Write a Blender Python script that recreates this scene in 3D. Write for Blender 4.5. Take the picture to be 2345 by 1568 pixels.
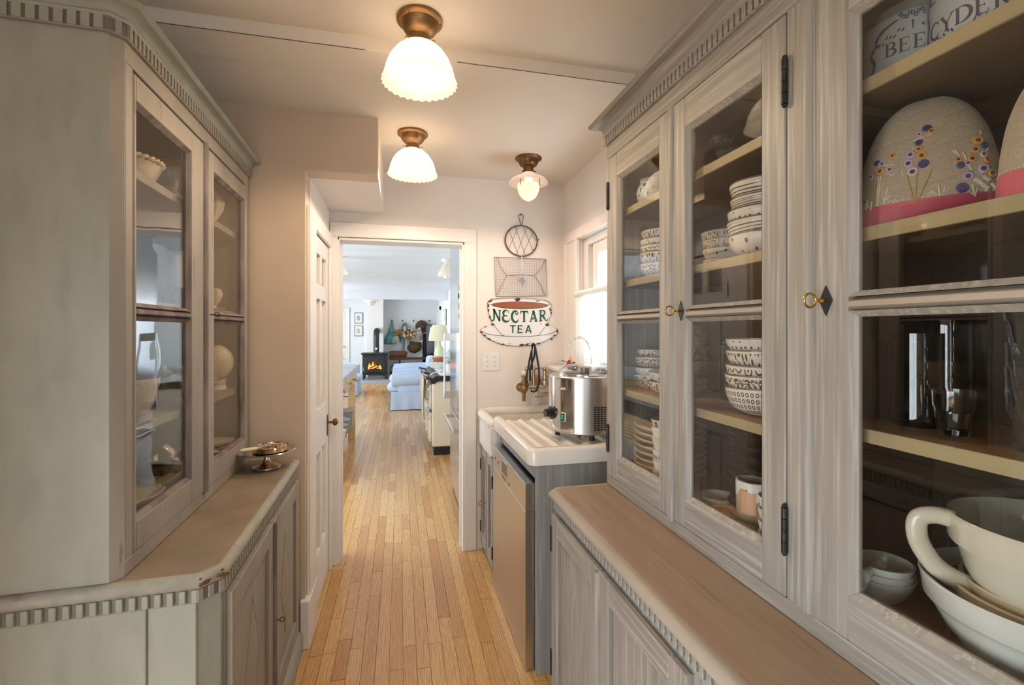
import bpy, math, random
from mathutils import Vector, Matrix
R = random.Random(7)
PI = math.pi
for o in list(bpy.data.objects): bpy.data.objects.remove(o)
scene = bpy.context.scene
COL = scene.collection

# ------------------------------------------------------------------ camera, world, lights, exposure
cam = bpy.data.objects.new('camera', bpy.data.cameras.new('camera'))
COL.objects.link(cam)
cam.location = (0, 0, 1.42)
cam.rotation_euler = (PI/2, 0, -math.radians(13.37))
cam.data.sensor_width = 36
cam.data.lens = 36*1075/2345
cam.data.shift_y = -27/2345
cam.data.clip_start = .02
scene.camera = cam

world = bpy.data.worlds.new('sky'); scene.world = world
world.use_nodes = True
bg = world.node_tree.nodes['Background']
bg.inputs[0].default_value = (.87, .935, 1.0, 1)
bg.inputs[1].default_value = 8.0

def area(name, loc, rot, sx, sy, power, col):
    l = bpy.data.lights.new(name, 'AREA'); l.shape = 'RECTANGLE'
    l.size, l.size_y, l.energy, l.color = sx, sy, power, col
    o = bpy.data.objects.new(name, l); COL.objects.link(o)
    o.location = loc; o.rotation_euler = rot
    return o
# sky light enters by the sink window and unseen windows added for daylight; each opening gets a portal so that it is sampled well
def portal(name, loc, rot, sx, sy): area(name, loc, rot, sx, sy, 1, (1, 1, 1)).data.cycles.is_portal = True
portal('portal_pantry_window', (1.24, 2.37, 1.59), (0, PI/2, 0), .80, .78)
portal('portal_added_side_window', (-1.125, -.15, .80), (0, -PI/2, 0), 1.40, 1.50)
portal('portal_added_rear_window', (-.1, -2.105, 1.6), (PI/2, 0, 0), .9, .7)
portal('portal_added_kitchen_window', (-3.105, 5.3, 1.35), (0, -PI/2, 0), 1.9, 3.6)
portal('portal_added_sitting_room_window', (-3.105, 11.6, 1.35), (0, -PI/2, 0), 1.9, 3.6)

vs = scene.view_settings
vs.view_transform = 'Standard'; vs.look = 'None'; vs.gamma = 1; vs.use_curve_mapping = False
vs.exposure = 0.33

# ------------------------------------------------------------------ materials
MATS = {}
def nmat(name):
    m = bpy.data.materials.new(name); m.use_nodes = True
    MATS[name] = m
    nt = m.node_tree
    return m, nt, nt.nodes['Principled BSDF']
def c4(c): return (c[0], c[1], c[2], 1)
def mat(name, col, col2=None, scale=6, stretch=(1,1,1), lo=.4, hi=.65, rough=.5, metal=0, bump=0, bscale=40,
        bstretch=None, spec=.5, col3=None, scale3=30, lo3=.62, hi3=.72, stretch3=None, coat=0, detail=4, sheen=0, alpha=None):
    """principled material with up to two layers of noise in the colour and a fine relief"""
    m, nt, b = nmat(name); N = nt.nodes; L = nt.links
    b.inputs['Roughness'].default_value = rough; b.inputs['Metallic'].default_value = metal
    b.inputs['Specular IOR Level'].default_value = spec; b.inputs['Coat Weight'].default_value = coat
    b.inputs['Coat Roughness'].default_value = .08
    b.inputs['Sheen Weight'].default_value = sheen
    b.inputs['Base Color'].default_value = c4(col)
    tc = N.new('ShaderNodeTexCoord')
    def nz(sc, st, de=4):
        mp = N.new('ShaderNodeMapping'); mp.inputs['Scale'].default_value = st
        L.new(tc.outputs['Object'], mp.inputs[0])
        n = N.new('ShaderNodeTexNoise'); n.inputs['Scale'].default_value = sc; n.inputs['Detail'].default_value = de
        L.new(mp.outputs[0], n.inputs['Vector']); return n.outputs['Fac']
    out = None
    for (cc, sc, st, a, h) in ((col2, scale, stretch, lo, hi), (col3, scale3, stretch3 or stretch, lo3, hi3)):
        if cc is None: continue
        mr = N.new('ShaderNodeMapRange'); mr.inputs[1].default_value = a; mr.inputs[2].default_value = h
        L.new(nz(sc, st, detail), mr.inputs[0])
        mx = N.new('ShaderNodeMix'); mx.data_type = 'RGBA'
        L.new(mr.outputs[0], mx.inputs[0])
        if out: L.new(out, mx.inputs[6])
        else: mx.inputs[6].default_value = c4(col)
        mx.inputs[7].default_value = c4(cc)
        out = mx.outputs[2]
    if out: L.new(out, b.inputs['Base Color'])
    if bump:
        bp = N.new('ShaderNodeBump'); bp.inputs['Strength'].default_value = bump; bp.inputs['Distance'].default_value = .004
        L.new(nz(bscale, bstretch or stretch), bp.inputs['Height']); L.new(bp.outputs[0], b.inputs['Normal'])
    return m
def thin_glass(name, tint=(1,1,1), wavy=0, gain=1.0, wscale=6):
    """clear sheet glass: mirror reflection by angle over straight transmission"""
    m, nt, b = nmat(name); N = nt.nodes; L = nt.links; N.remove(b)
    out = N['Material Output']
    g = N.new('ShaderNodeNewGeometry'); d = N.new('ShaderNodeVectorMath'); d.operation = 'DOT_PRODUCT'
    L.new(g.outputs['Incoming'], d.inputs[0]); L.new(g.outputs['Normal'], d.inputs[1])
    def mth(op, a, b=None):
        n = N.new('ShaderNodeMath'); n.operation = op; n.use_clamp = op in ('SUBTRACT',)
        for i, v in enumerate((a, b)):
            if v is None: continue
            if isinstance(v, (int, float)): n.inputs[i].default_value = v
            else: L.new(v, n.inputs[i])
        return n.outputs[0]
    f = mth('ABSOLUTE', d.outputs['Value']); f = mth('SUBTRACT', 1.0, f); f = mth('POWER', f, 5.0)
    f = mth('MULTIPLY', f, .95*gain); f = mth('ADD', f, .045*gain)
    t = N.new('ShaderNodeBsdfTransparent'); t.inputs[0].default_value = c4(tint)
    gl = N.new('ShaderNodeBsdfGlossy'); gl.inputs['Roughness'].default_value = 0.0
    if wavy:
        tc = N.new('ShaderNodeTexCoord'); n = N.new('ShaderNodeTexNoise'); n.inputs['Scale'].default_value = wscale
        n.inputs['Detail'].default_value = 1; L.new(tc.outputs['Object'], n.inputs['Vector'])
        bp = N.new('ShaderNodeBump'); bp.inputs['Strength'].default_value = wavy; bp.inputs['Distance'].default_value = .01
        L.new(n.outputs['Fac'], bp.inputs['Height']); L.new(bp.outputs[0], gl.inputs['Normal'])
    mx = N.new('ShaderNodeMixShader'); L.new(f, mx.inputs[0]); L.new(t.outputs[0], mx.inputs[1]); L.new(gl.outputs[0], mx.inputs[2])
    L.new(mx.outputs[0], out.inputs[0]); return m
def opal(name, col, tr=.62, gloss=.06, emit=None):
    m, nt, b = nmat(name); N = nt.nodes; L = nt.links; N.remove(b); out = N['Material Output']
    a = N.new('ShaderNodeBsdfDiffuse'); a.inputs[0].default_value = c4(col)
    t = N.new('ShaderNodeBsdfTranslucent'); t.inputs[0].default_value = c4(col)
    mx = N.new('ShaderNodeMixShader'); mx.inputs[0].default_value = tr
    L.new(a.outputs[0], mx.inputs[1]); L.new(t.outputs[0], mx.inputs[2])
    g = N.new('ShaderNodeBsdfGlossy'); g.inputs['Roughness'].default_value = .12
    m2 = N.new('ShaderNodeMixShader'); m2.inputs[0].default_value = gloss
    L.new(mx.outputs[0], m2.inputs[1]); L.new(g.outputs[0], m2.inputs[2])
    L.new(m2.outputs[0], out.inputs[0]); return m
def emis(name, col, st):
    m, nt, b = nmat(name); b.inputs['Base Color'].default_value = c4(col)
    b.inputs['Emission Color'].default_value = c4(col); b.inputs['Emission Strength'].default_value = st; return m
def pattern(name, kind, su, sv, ink=(.10,.055,.03), base=(.76,.72,.64), rnd=.35, a=.22, b2=.4, edge=True, rough=.25):
    """glazed pottery with a hand painted pattern laid out on the UVs of the turned shape"""
    m, nt, b = nmat(name); N = nt.nodes; L = nt.links
    uv = N.new('ShaderNodeUVMap'); mp = N.new('ShaderNodeMapping'); mp.inputs['Scale'].default_value = (su, sv, 1)
    L.new(uv.outputs[0], mp.inputs[0])
    def mth(op, x, y):
        n = N.new('ShaderNodeMath'); n.operation = op
        for i, v in enumerate((x, y)):
            if isinstance(v, (int, float)): n.inputs[i].default_value = v
            else: L.new(v, n.inputs[i])
        return n.outputs[0]
    if kind == 'wave':
        w = N.new('ShaderNodeTexWave'); w.bands_direction = 'Y'; w.inputs['Scale'].default_value = 1; w.inputs['Distortion'].default_value = 5
        w.inputs['Detail'].default_value = 2; w.inputs['Detail Scale'].default_value = .8
        L.new(mp.outputs[0], w.inputs[0]); f = mth('GREATER_THAN', w.outputs['Fac'], 1-a)
    elif kind == 'scribble':
        n = N.new('ShaderNodeTexNoise'); n.inputs['Scale'].default_value = 1; n.inputs['Detail'].default_value = 1
        L.new(mp.outputs[0], n.inputs[0]); f = mth('LESS_THAN', mth('ABSOLUTE', mth('SUBTRACT', n.outputs['Fac'], .5), 0), a*.2)
    else:
        v = N.new('ShaderNodeTexVoronoi'); v.voronoi_dimensions = '2D'; v.inputs['Scale'].default_value = 1; v.inputs['Randomness'].default_value = rnd
        L.new(mp.outputs[0], v.inputs['Vector']); dd = v.outputs['Distance']
        if kind == 'dots': f = mth('LESS_THAN', dd, a)
        elif kind == 'rings': f = mth('LESS_THAN', mth('ABSOLUTE', mth('SUBTRACT', dd, (a+b2)/2), 0), (b2-a)/2)
        elif kind == 'eyes': f = mth('MAXIMUM', mth('LESS_THAN', dd, .1), mth('LESS_THAN', mth('ABSOLUTE', mth('SUBTRACT', dd, (a+b2)/2), 0), (b2-a)/2))
        elif kind == 'net': f = mth('GREATER_THAN', dd, b2)
    # only the outer wall (v below 1) carries the pattern
    sp = N.new('ShaderNodeSeparateXYZ'); L.new(uv.outputs[0], sp.inputs[0])
    f = mth('MULTIPLY', f, mth('LESS_THAN', sp.outputs[1], .93))
    f = mth('MULTIPLY', f, mth('GREATER_THAN', sp.outputs[1], .10))
    if edge:
        f = mth('MAXIMUM', f, mth('MULTIPLY', .9, mth('LESS_THAN', mth('ABSOLUTE', mth('SUBTRACT', sp.outputs[1], 1.0), 0), .03)))
    mx = N.new('ShaderNodeMix'); mx.data_type = 'RGBA'; L.new(f, mx.inputs[0])
    mx.inputs[6].default_value = c4(base); mx.inputs[7].default_value = c4(ink); L.new(mx.outputs[2], b.inputs['Base Color'])
    b.inputs['Roughness'].default_value = rough; return m

# painted walls and joinery
mat('plaster_warm', (.68,.55,.435), (.64,.515,.405), 3, rough=.75, bump=.12, bscale=14)
mat('plaster_white', (.84,.79,.74), (.81,.76,.71), 3, rough=.75, bump=.10, bscale=14)
mat('ceiling_paint', (.80,.725,.64), (.765,.69,.605), 2.5, rough=.7, bump=.16, bscale=9)
mat('trim_white', (.84,.81,.77), (.80,.765,.72), 4, stretch=(1,1,.2), rough=.4, bump=.05, bscale=30)
mat('kitchen_wall', (.82,.83,.84), (.79,.80,.81), 2, rough=.7)
mat('kitchen_ceiling', (.80,.83,.85), (.76,.79,.81), 5, stretch=(.1,1,1), rough=.6, bump=.2, bscale=10, bstretch=(.05,1,1))
mat('outside_siding', (.86,.87,.88), rough=.7)
# cabinet paint: worn distemper in grey green over brown wood
mat('paint_old', (.372,.375,.312), (.312,.318,.262), 9, stretch=(1,1,.5), lo=.34, hi=.70, rough=.6, bump=.12, bscale=30, bstretch=(3,3,.4),
    col3=(.26,.265,.22), scale3=24, lo3=.52, hi3=.95, stretch3=(1,1,.3), detail=8)
mat('paint_old_front', (.345,.305,.262), (.27,.238,.205), 6, stretch=(1,1,.25), lo=.38, hi=.68, rough=.55, bump=.12, bscale=30, bstretch=(3,3,.4),
    col3=(.21,.17,.145), scale3=60, lo3=.65, hi3=.72, stretch3=(1,1,.12))
mat('paint_old_edge', (.235,.195,.178), (.135,.108,.098), 18, stretch=(1,1,.25), lo=.4, hi=.6, rough=.6, bump=.2, bscale=60)
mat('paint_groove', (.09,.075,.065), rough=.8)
mat('top_old', (.305,.238,.172), (.235,.178,.126), 7, lo=.4, hi=.68, rough=.5, bump=.08, bscale=40, col3=(.15,.11,.08), scale3=55, lo3=.68, hi3=.74)
mat('edge_worn', (.385,.37,.305), (.27,.16,.09), 11, lo=.66, hi=.72, rough=.55, bump=.1, bscale=40, col3=(.31,.30,.25), scale3=24, lo3=.45, hi3=.7)
mat('chip_brown', (.20,.085,.035), (.10,.05,.03), 60, rough=.7)
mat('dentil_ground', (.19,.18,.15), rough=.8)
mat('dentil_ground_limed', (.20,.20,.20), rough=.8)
mat('lip_limed', (.43,.37,.30), (.36,.305,.245), 24, stretch=(1,.08,1), rough=.45, bump=.1, bscale=60)
mat('paint_limed', (.325,.298,.258), (.238,.215,.182), 42, stretch=(1,1,.05), lo=.38, hi=.72, rough=.5, bump=.15, bscale=90, bstretch=(1,1,.04),
    col3=(.44,.415,.375), scale3=120, lo3=.50, hi3=.72, stretch3=(1,1,.03))
mat('paint_limed_across', (.325,.298,.258), (.238,.215,.182), 42, stretch=(1,.05,1), lo=.38, hi=.72, rough=.5, bump=.15, bscale=90, bstretch=(1,.04,1),
    col3=(.44,.415,.375), scale3=120, lo3=.50, hi3=.72, stretch3=(1,.03,1))
mat('paint_end_panel', (.30,.295,.285), (.235,.23,.225), 26, stretch=(1,1,.05), lo=.35, hi=.7, rough=.5, bump=.2, bscale=90, bstretch=(1,1,.04),
    col3=(.36,.355,.345), scale3=70, lo3=.52, hi3=.75, stretch3=(1,1,.04))
mat('limed_bead', (.52,.41,.335), (.45,.39,.34), 14, rough=.5)
mat('top_limed', (.36,.262,.182), (.285,.20,.138), 16, stretch=(1,.07,1), lo=.35, hi=.7, rough=.42, bump=.15, bscale=80, bstretch=(1,.05,1),
    col3=(.25,.18,.125), scale3=90, lo3=.58, hi3=.72, stretch3=(1,.05,1))
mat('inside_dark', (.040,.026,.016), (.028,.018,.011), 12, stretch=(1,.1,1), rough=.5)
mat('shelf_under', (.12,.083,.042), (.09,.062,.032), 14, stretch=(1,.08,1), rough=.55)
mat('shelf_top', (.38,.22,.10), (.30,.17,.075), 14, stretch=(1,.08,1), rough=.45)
mat('shelf_lip', (.43,.345,.19), (.38,.30,.165), 20, stretch=(1,.06,1), rough=.5)
mat('inside_old', (.33,.27,.22), (.28,.225,.18), 5, rough=.6)
# metals
mat('iron', (.035,.033,.036), (.06,.055,.055), 30, rough=.45, metal=.7)
mat('black_iron_paint', (.018,.018,.020), rough=.4)
mat('brass', (.62,.42,.14), (.48,.31,.10), 20, rough=.25, metal=1)
mat('brass_dull', (.36,.21,.10), (.27,.155,.07), 12, rough=.45, metal=1)
mat('brass_dark', (.20,.12,.06), (.13,.08,.045), 12, rough=.35, metal=1)
mat('brass_tap', (.50,.38,.22), (.60,.55,.47), 9, rough=.28, metal=1)
mat('chrome', (.80,.80,.80), rough=.12, metal=1)
mat('steel', (.62,.60,.58), (.56,.545,.53), 6, stretch=(30,30,.3), rough=.3, metal=1, bump=.03, bscale=40, bstretch=(1,1,30))
mat('steel_top', (.62,.68,.72), rough=.25, metal=1)
mat('steel_dark', (.22,.21,.20), rough=.35, metal=1)
mat('steel_fridge', (.66,.70,.74), rough=.16, metal=1)
mat('silver', (.72,.65,.57), (.60,.50,.40), 10, rough=.12, metal=1)
# ceramics, glass
mat('porcelain', (.84,.82,.77), (.79,.745,.67), 4, rough=.12, spec=.6, bump=.02, bscale=14)
mat('porcelain_inside', (.70,.64,.53), (.66,.60,.49), 5, rough=.2)
mat('cream_glaze', (.66,.62,.50), (.63,.59,.47), 5, rough=.13, coat=.3)
mat('white_glaze', (.68,.69,.64), (.65,.66,.61), 5, rough=.14, coat=.3)
mat('yellow_glaze', (.66,.52,.33), (.62,.47,.28), 6, rough=.25)
mat('creamware', (.72,.62,.50), (.66,.55,.42), 12, rough=.3)
mat('grey_plate', (.60,.55,.49), (.50,.44,.38), 9, rough=.3, col3=(.36,.27,.2), scale3=30, lo3=.62, hi3=.7)
mat('plate_edge', (.27,.19,.13), rough=.5)
mat('dark_glaze', (.017,.016,.019), (.03,.026,.026), 14, rough=.16, coat=.4)
mat('speckled', (.055,.045,.035), (.30,.27,.22), 45, lo=.52, hi=.6, rough=.3)
mat('ivory', (.78,.68,.50), (.74,.63,.45), 5, rough=.3)
thin_glass('pane_glass', (.97,.97,.96), gain=1.35)
thin_glass('pane_old_glass', (.95,.95,.93), wavy=.10, gain=1.3, wscale=7)
thin_glass('window_glass', (.97,.99,1))
def real_glass(name, col=(1,1,1), rough=0):
    m, nt, b = nmat(name); b.inputs['Transmission Weight'].default_value = 1; b.inputs['Roughness'].default_value = rough
    b.inputs['IOR'].default_value = 1.46; b.inputs['Base Color'].default_value = c4(col); return m
real_glass('drinking_glass'); real_glass('clear_dome', (.97,.98,1))
thin_glass('thin_clear', (.96,.97,.98), gain=1.4)
opal('opal_shade', (.98,.91,.80), tr=.58, gloss=.05)
opal('opal_pink', (.98,.87,.80), tr=.55, gloss=.05)
opal('curtain_cloth', (.90,.90,.87), tr=.32, gloss=0)
opal('lampshade_cream', (.86,.80,.60), tr=.3, gloss=0)
emis('bulb', (1.0,.80,.56), 1.6)
# textiles and the rest
mat('linen', (.46,.38,.275), (.40,.33,.235), 220, rough=.9, bump=.35, bscale=260, sheen=.2)
mat('pink_cloth', (.62,.13,.17), (.50,.085,.12), 14, rough=.85, bump=.15, bscale=150)
mat('thread_cream', (.72,.64,.46), rough=.8); mat('thread_gold', (.42,.30,.10), rough=.8)
mat('thread_blue', (.05,.07,.26), rough=.8); mat('thread_lilac', (.52,.44,.62), rough=.8)
mat('thread_orange', (.72,.36,.06), rough=.8); mat('thread_pink', (.68,.52,.55), rough=.8); mat('thread_plum', (.13,.04,.12), rough=.8)
mat('blue_ink', (.055,.075,.22), (.11,.13,.30), 30, rough=.3); mat('violet_ink', (.13,.10,.16), rough=.3)
mat('crock_glaze', (.66,.69,.66), (.62,.65,.62), 5, rough=.16, coat=.3)
mat('enamel_white', (.86,.86,.87), (.83,.83,.84), 6, rough=.22)
mat('enamel_brown', (.33,.115,.055), (.29,.10,.05), 9, rough=.25)
mat('enamel_green', (.012,.105,.058), rough=.3)
mat('rust', (.075,.035,.028), (.20,.075,.03), 60, lo=.5, hi=.65, rough=.8)
mat('rust_light', (.40,.20,.11), rough=.8)
mat('wire_rust', (.19,.135,.10), (.10,.075,.06), 40, rough=.55, metal=.4)
mat('wire_dark', (.11,.09,.08), rough=.5, metal=.5)
mat('white_string', (.80,.80,.78), rough=.8)
mat('blue_foil', (.30,.46,.72), (.62,.74,.88), 40, rough=.2, metal=.6)
mat('black_rubber', (.012,.012,.014), rough=.35)
mat('white_plastic', (.84,.82,.82), rough=.3)
mat('green_light', (.02,.42,.16), rough=.3)
mat('purple_wool', (.20,.02,.07), (.30,.05,.10), 90, rough=.9, bump=.5, bscale=120)
mat('bristle', (.62,.42,.22), (.45,.28,.13), 160, rough=.8, bump=.6, bscale=200)
mat('wood_light', (.66,.43,.20), (.58,.36,.16), 10, stretch=(1,1,.15), rough=.45)
mat('wood_table', (.72,.50,.27), (.64,.43,.22), 8, stretch=(1,1,.2), rough=.4)
mat('wood_dark', (.085,.045,.03), (.06,.03,.02), 10, rough=.5)
mat('nuts', (.50,.30,.17), (.68,.50,.36), 60, rough=.6, bump=.3, bscale=80)
mat('stone_top', (.40,.42,.46), (.46,.48,.51), 12, rough=.3)
mat('slate_hearth', (.36,.37,.38), (.42,.43,.43), 20, rough=.5)
mat('granite', (.22,.21,.21), (.36,.35,.35), 60, lo=.45, hi=.6, rough=.6)
mat('slipcover', (.50,.60,.77), (.46,.56,.73), 6, rough=.95, bump=.3, bscale=14, sheen=.3)
mat('range_cream', (.88,.79,.62), rough=.15, coat=.4)
mat('towel_sand', (.62,.50,.38), (.56,.44,.32), 120, rough=.9); mat('towel_peach', (.66,.42,.30), rough=.9); mat('towel_oat', (.70,.63,.52), rough=.9)
mat('teal_cloth', (.16,.42,.44), (.12,.35,.38), 18, rough=.9); mat('white_canvas', (.66,.65,.62), rough=.9); mat('brown_cloth', (.11,.062,.022), (.08,.045,.016), 20, rough=.9)
mat('tan_leather', (.26,.10,.03), rough=.6); mat('hat_felt', (.115,.06,.038), rough=.9); mat('coat_grey', (.16,.165,.18), rough=.95); mat('coat_black', (.015,.015,.018), rough=.9)
mat('scarf_grey', (.33,.33,.35), rough=.95); mat('dried_brown', (.26,.16,.05), (.38,.26,.09), 90, rough=.9); mat('dried_cream', (.68,.60,.46), (.58,.48,.33), 90, rough=.9)
mat('basket_weave', (.17,.085,.03), (.26,.14,.055), 60, rough=.8); mat('blanket_brown', (.15,.065,.035), rough=.95)
mat('print_paper', (.80,.79,.72), rough=.6); mat('print_ink_blue', (.25,.32,.48), (.55,.60,.68), 30, rough=.6); mat('print_ink_tan', (.52,.40,.30), (.70,.66,.56), 30, rough=.6)
mat('frame_black', (.02,.02,.02), rough=.4)
mat('enamel_pot', (.33,.38,.41), (.30,.35,.38), 8, rough=.2); mat('terracotta_pot', (.46,.17,.11), rough=.3); mat('white_pot', (.80,.79,.75), rough=.25)
mat('petal_white', (.72,.76,.76), (.82,.84,.80), 40, rough=.8); mat('lamp_glass_green', (.68,.72,.45), rough=.15)
mat('dark_stone', (.12,.10,.085), (.20,.17,.14), 50, rough=.7)
mat('ash_log', (.05,.03,.02), rough=.9)
emis('flame_core', (1.0,.55,.16), 3.2); emis('flame_edge', (1.0,.20,.03), 1.7)
mat('stove_glass', (.05,.03,.02), rough=.1)
mat('mug_sand', (.48,.37,.22), (.42,.32,.18), 60, rough=.5); mat('mug_peach', (.70,.38,.22), rough=.4); mat('mug_drip', (.78,.75,.70), (.60,.57,.53), 70, lo=.6, hi=.66, rough=.25)
mat('cup_brown', (.52,.42,.32), (.66,.57,.47), 10, rough=.3)
mat('magnet_tan', (.55,.36,.16), rough=.5); mat('butter', (.85,.72,.35), rough=.4)
pattern('bowl_dots', 'dots', 34, 6.5, a=.21); pattern('bowl_strokes', 'dots', 62, 3.6, rnd=.7, a=.30)
pattern('bowl_rings', 'eyes', 24, 3.4, rnd=.45, a=.30, b2=.44); pattern('bowl_scribble', 'scribble', 48, 9, a=.30)
pattern('bowl_stamps', 'rings', 46, 8, rnd=.05, a=.18, b2=.36); pattern('bowl_waves', 'wave', 4.0, 4.2, a=.17)
pattern('bowl_bands', 'wave', 1.5, 7, a=.30, ink=(.20,.09,.035)); pattern('bowl_sprigs', 'dots', 17, 2.6, rnd=.8, a=.13)
pattern('bowl_net', 'net', 40, 5, rnd=.5, b2=.5); pattern('bowl_squiggle', 'scribble', 60, 4, a=.34)
BL = (.04,.05,.24)
pattern('cup_blue_ovals', 'dots', 11, 1.5, rnd=.1, a=.36, ink=BL, edge=False); pattern('cup_blue_dashes', 'dots', 17, 3, rnd=.2, a=.27, ink=BL, edge=False)
pattern('cup_white', 'wave', 30, .01, a=.06, ink=(.6,.57,.5), edge=False)

# oak floor: every board has its own tone
def oak():
    m, nt, b = nmat('oak_boards'); N = nt.nodes; L = nt.links
    oi = N.new('ShaderNodeObjectInfo'); g = N.new('ShaderNodeNewGeometry')
    ad = N.new('ShaderNodeMath'); ad.operation = 'ADD'; L.new(oi.outputs['Random'], ad.inputs[0]); L.new(g.outputs['Random Per Island'], ad.inputs[1])
    fr = N.new('ShaderNodeMath'); fr.operation = 'FRACT'; L.new(ad.outputs[0], fr.inputs[0])
    rp = N.new('ShaderNodeValToRGB'); L.new(fr.outputs[0], rp.inputs[0])
    e = rp.color_ramp.elements; e[0].position = 0; e[0].color = (.62,.33,.125,1); e[1].position = 1; e[1].color = (.77,.475,.195,1)
    for p, c in ((.25,(.77,.465,.19,1)), (.45,(.56,.27,.09,1)), (.60,(.79,.505,.225,1)), (.8,(.67,.37,.14,1))):
        k = e.new(p); k.color = c
    mul = N.new('ShaderNodeMath'); mul.operation = 'MULTIPLY'; mul.inputs[1].default_value = 37; L.new(fr.outputs[0], mul.inputs[0])
    cx = N.new('ShaderNodeCombineXYZ'); L.new(mul.outputs[0], cx.inputs[0]); L.new(mul.outputs[0], cx.inputs[1]); L.new(mul.outputs[0], cx.inputs[2])
    va = N.new('ShaderNodeVectorMath'); L.new(g.outputs['Position'], va.inputs[0]); L.new(cx.outputs[0], va.inputs[1])
    mp = N.new('ShaderNodeMapping'); mp.inputs['Scale'].default_value = (1, .10, 1); L.new(va.outputs[0], mp.inputs[0])
    w = N.new('ShaderNodeTexWave'); w.wave_type = 'BANDS'; w.bands_direction = 'X'; w.inputs['Scale'].default_value = 34
    w.inputs['Distortion'].default_value = 9; w.inputs['Detail'].default_value = 2; w.inputs['Detail Scale'].default_value = 1.2
    L.new(mp.outputs[0], w.inputs[0])
    n = N.new('ShaderNodeTexNoise'); n.inputs['Scale'].default_value = 160; n.inputs['Detail'].default_value = 3; L.new(mp.outputs[0], n.inputs[0])
    mr = N.new('ShaderNodeMapRange'); mr.inputs[1].default_value = 0; mr.inputs[2].default_value = .45; mr.inputs[3].default_value = .70; mr.inputs[4].default_value = 1
    L.new(w.outputs['Fac'], mr.inputs[0])
    m2 = N.new('ShaderNodeMapRange'); m2.inputs[1].default_value = .3; m2.inputs[2].default_value = .6; m2.inputs[3].default_value = .86; m2.inputs[4].default_value = 1.03
    L.new(n.outputs['Fac'], m2.inputs[0])
    mm = N.new('ShaderNodeMath'); mm.operation = 'MULTIPLY'; L.new(mr.outputs[0], mm.inputs[0]); L.new(m2.outputs[0], mm.inputs[1])
    vm = N.new('ShaderNodeVectorMath'); vm.operation = 'SCALE'; L.new(rp.outputs[0], vm.inputs[0]); L.new(mm.outputs[0], vm.inputs['Scale'])
    L.new(vm.outputs[0], b.inputs['Base Color']); b.inputs['Roughness'].default_value = .22; b.inputs['Specular IOR Level'].default_value = .5
    bp = N.new('ShaderNodeBump'); bp.inputs['Strength'].default_value = .08; bp.inputs['Distance'].default_value = .002
    L.new(n.outputs['Fac'], bp.inputs['Height']); L.new(bp.outputs[0], b.inputs['Normal'])
oak()
mat('floor_gap', (.06,.035,.02), rough=.9)

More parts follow.
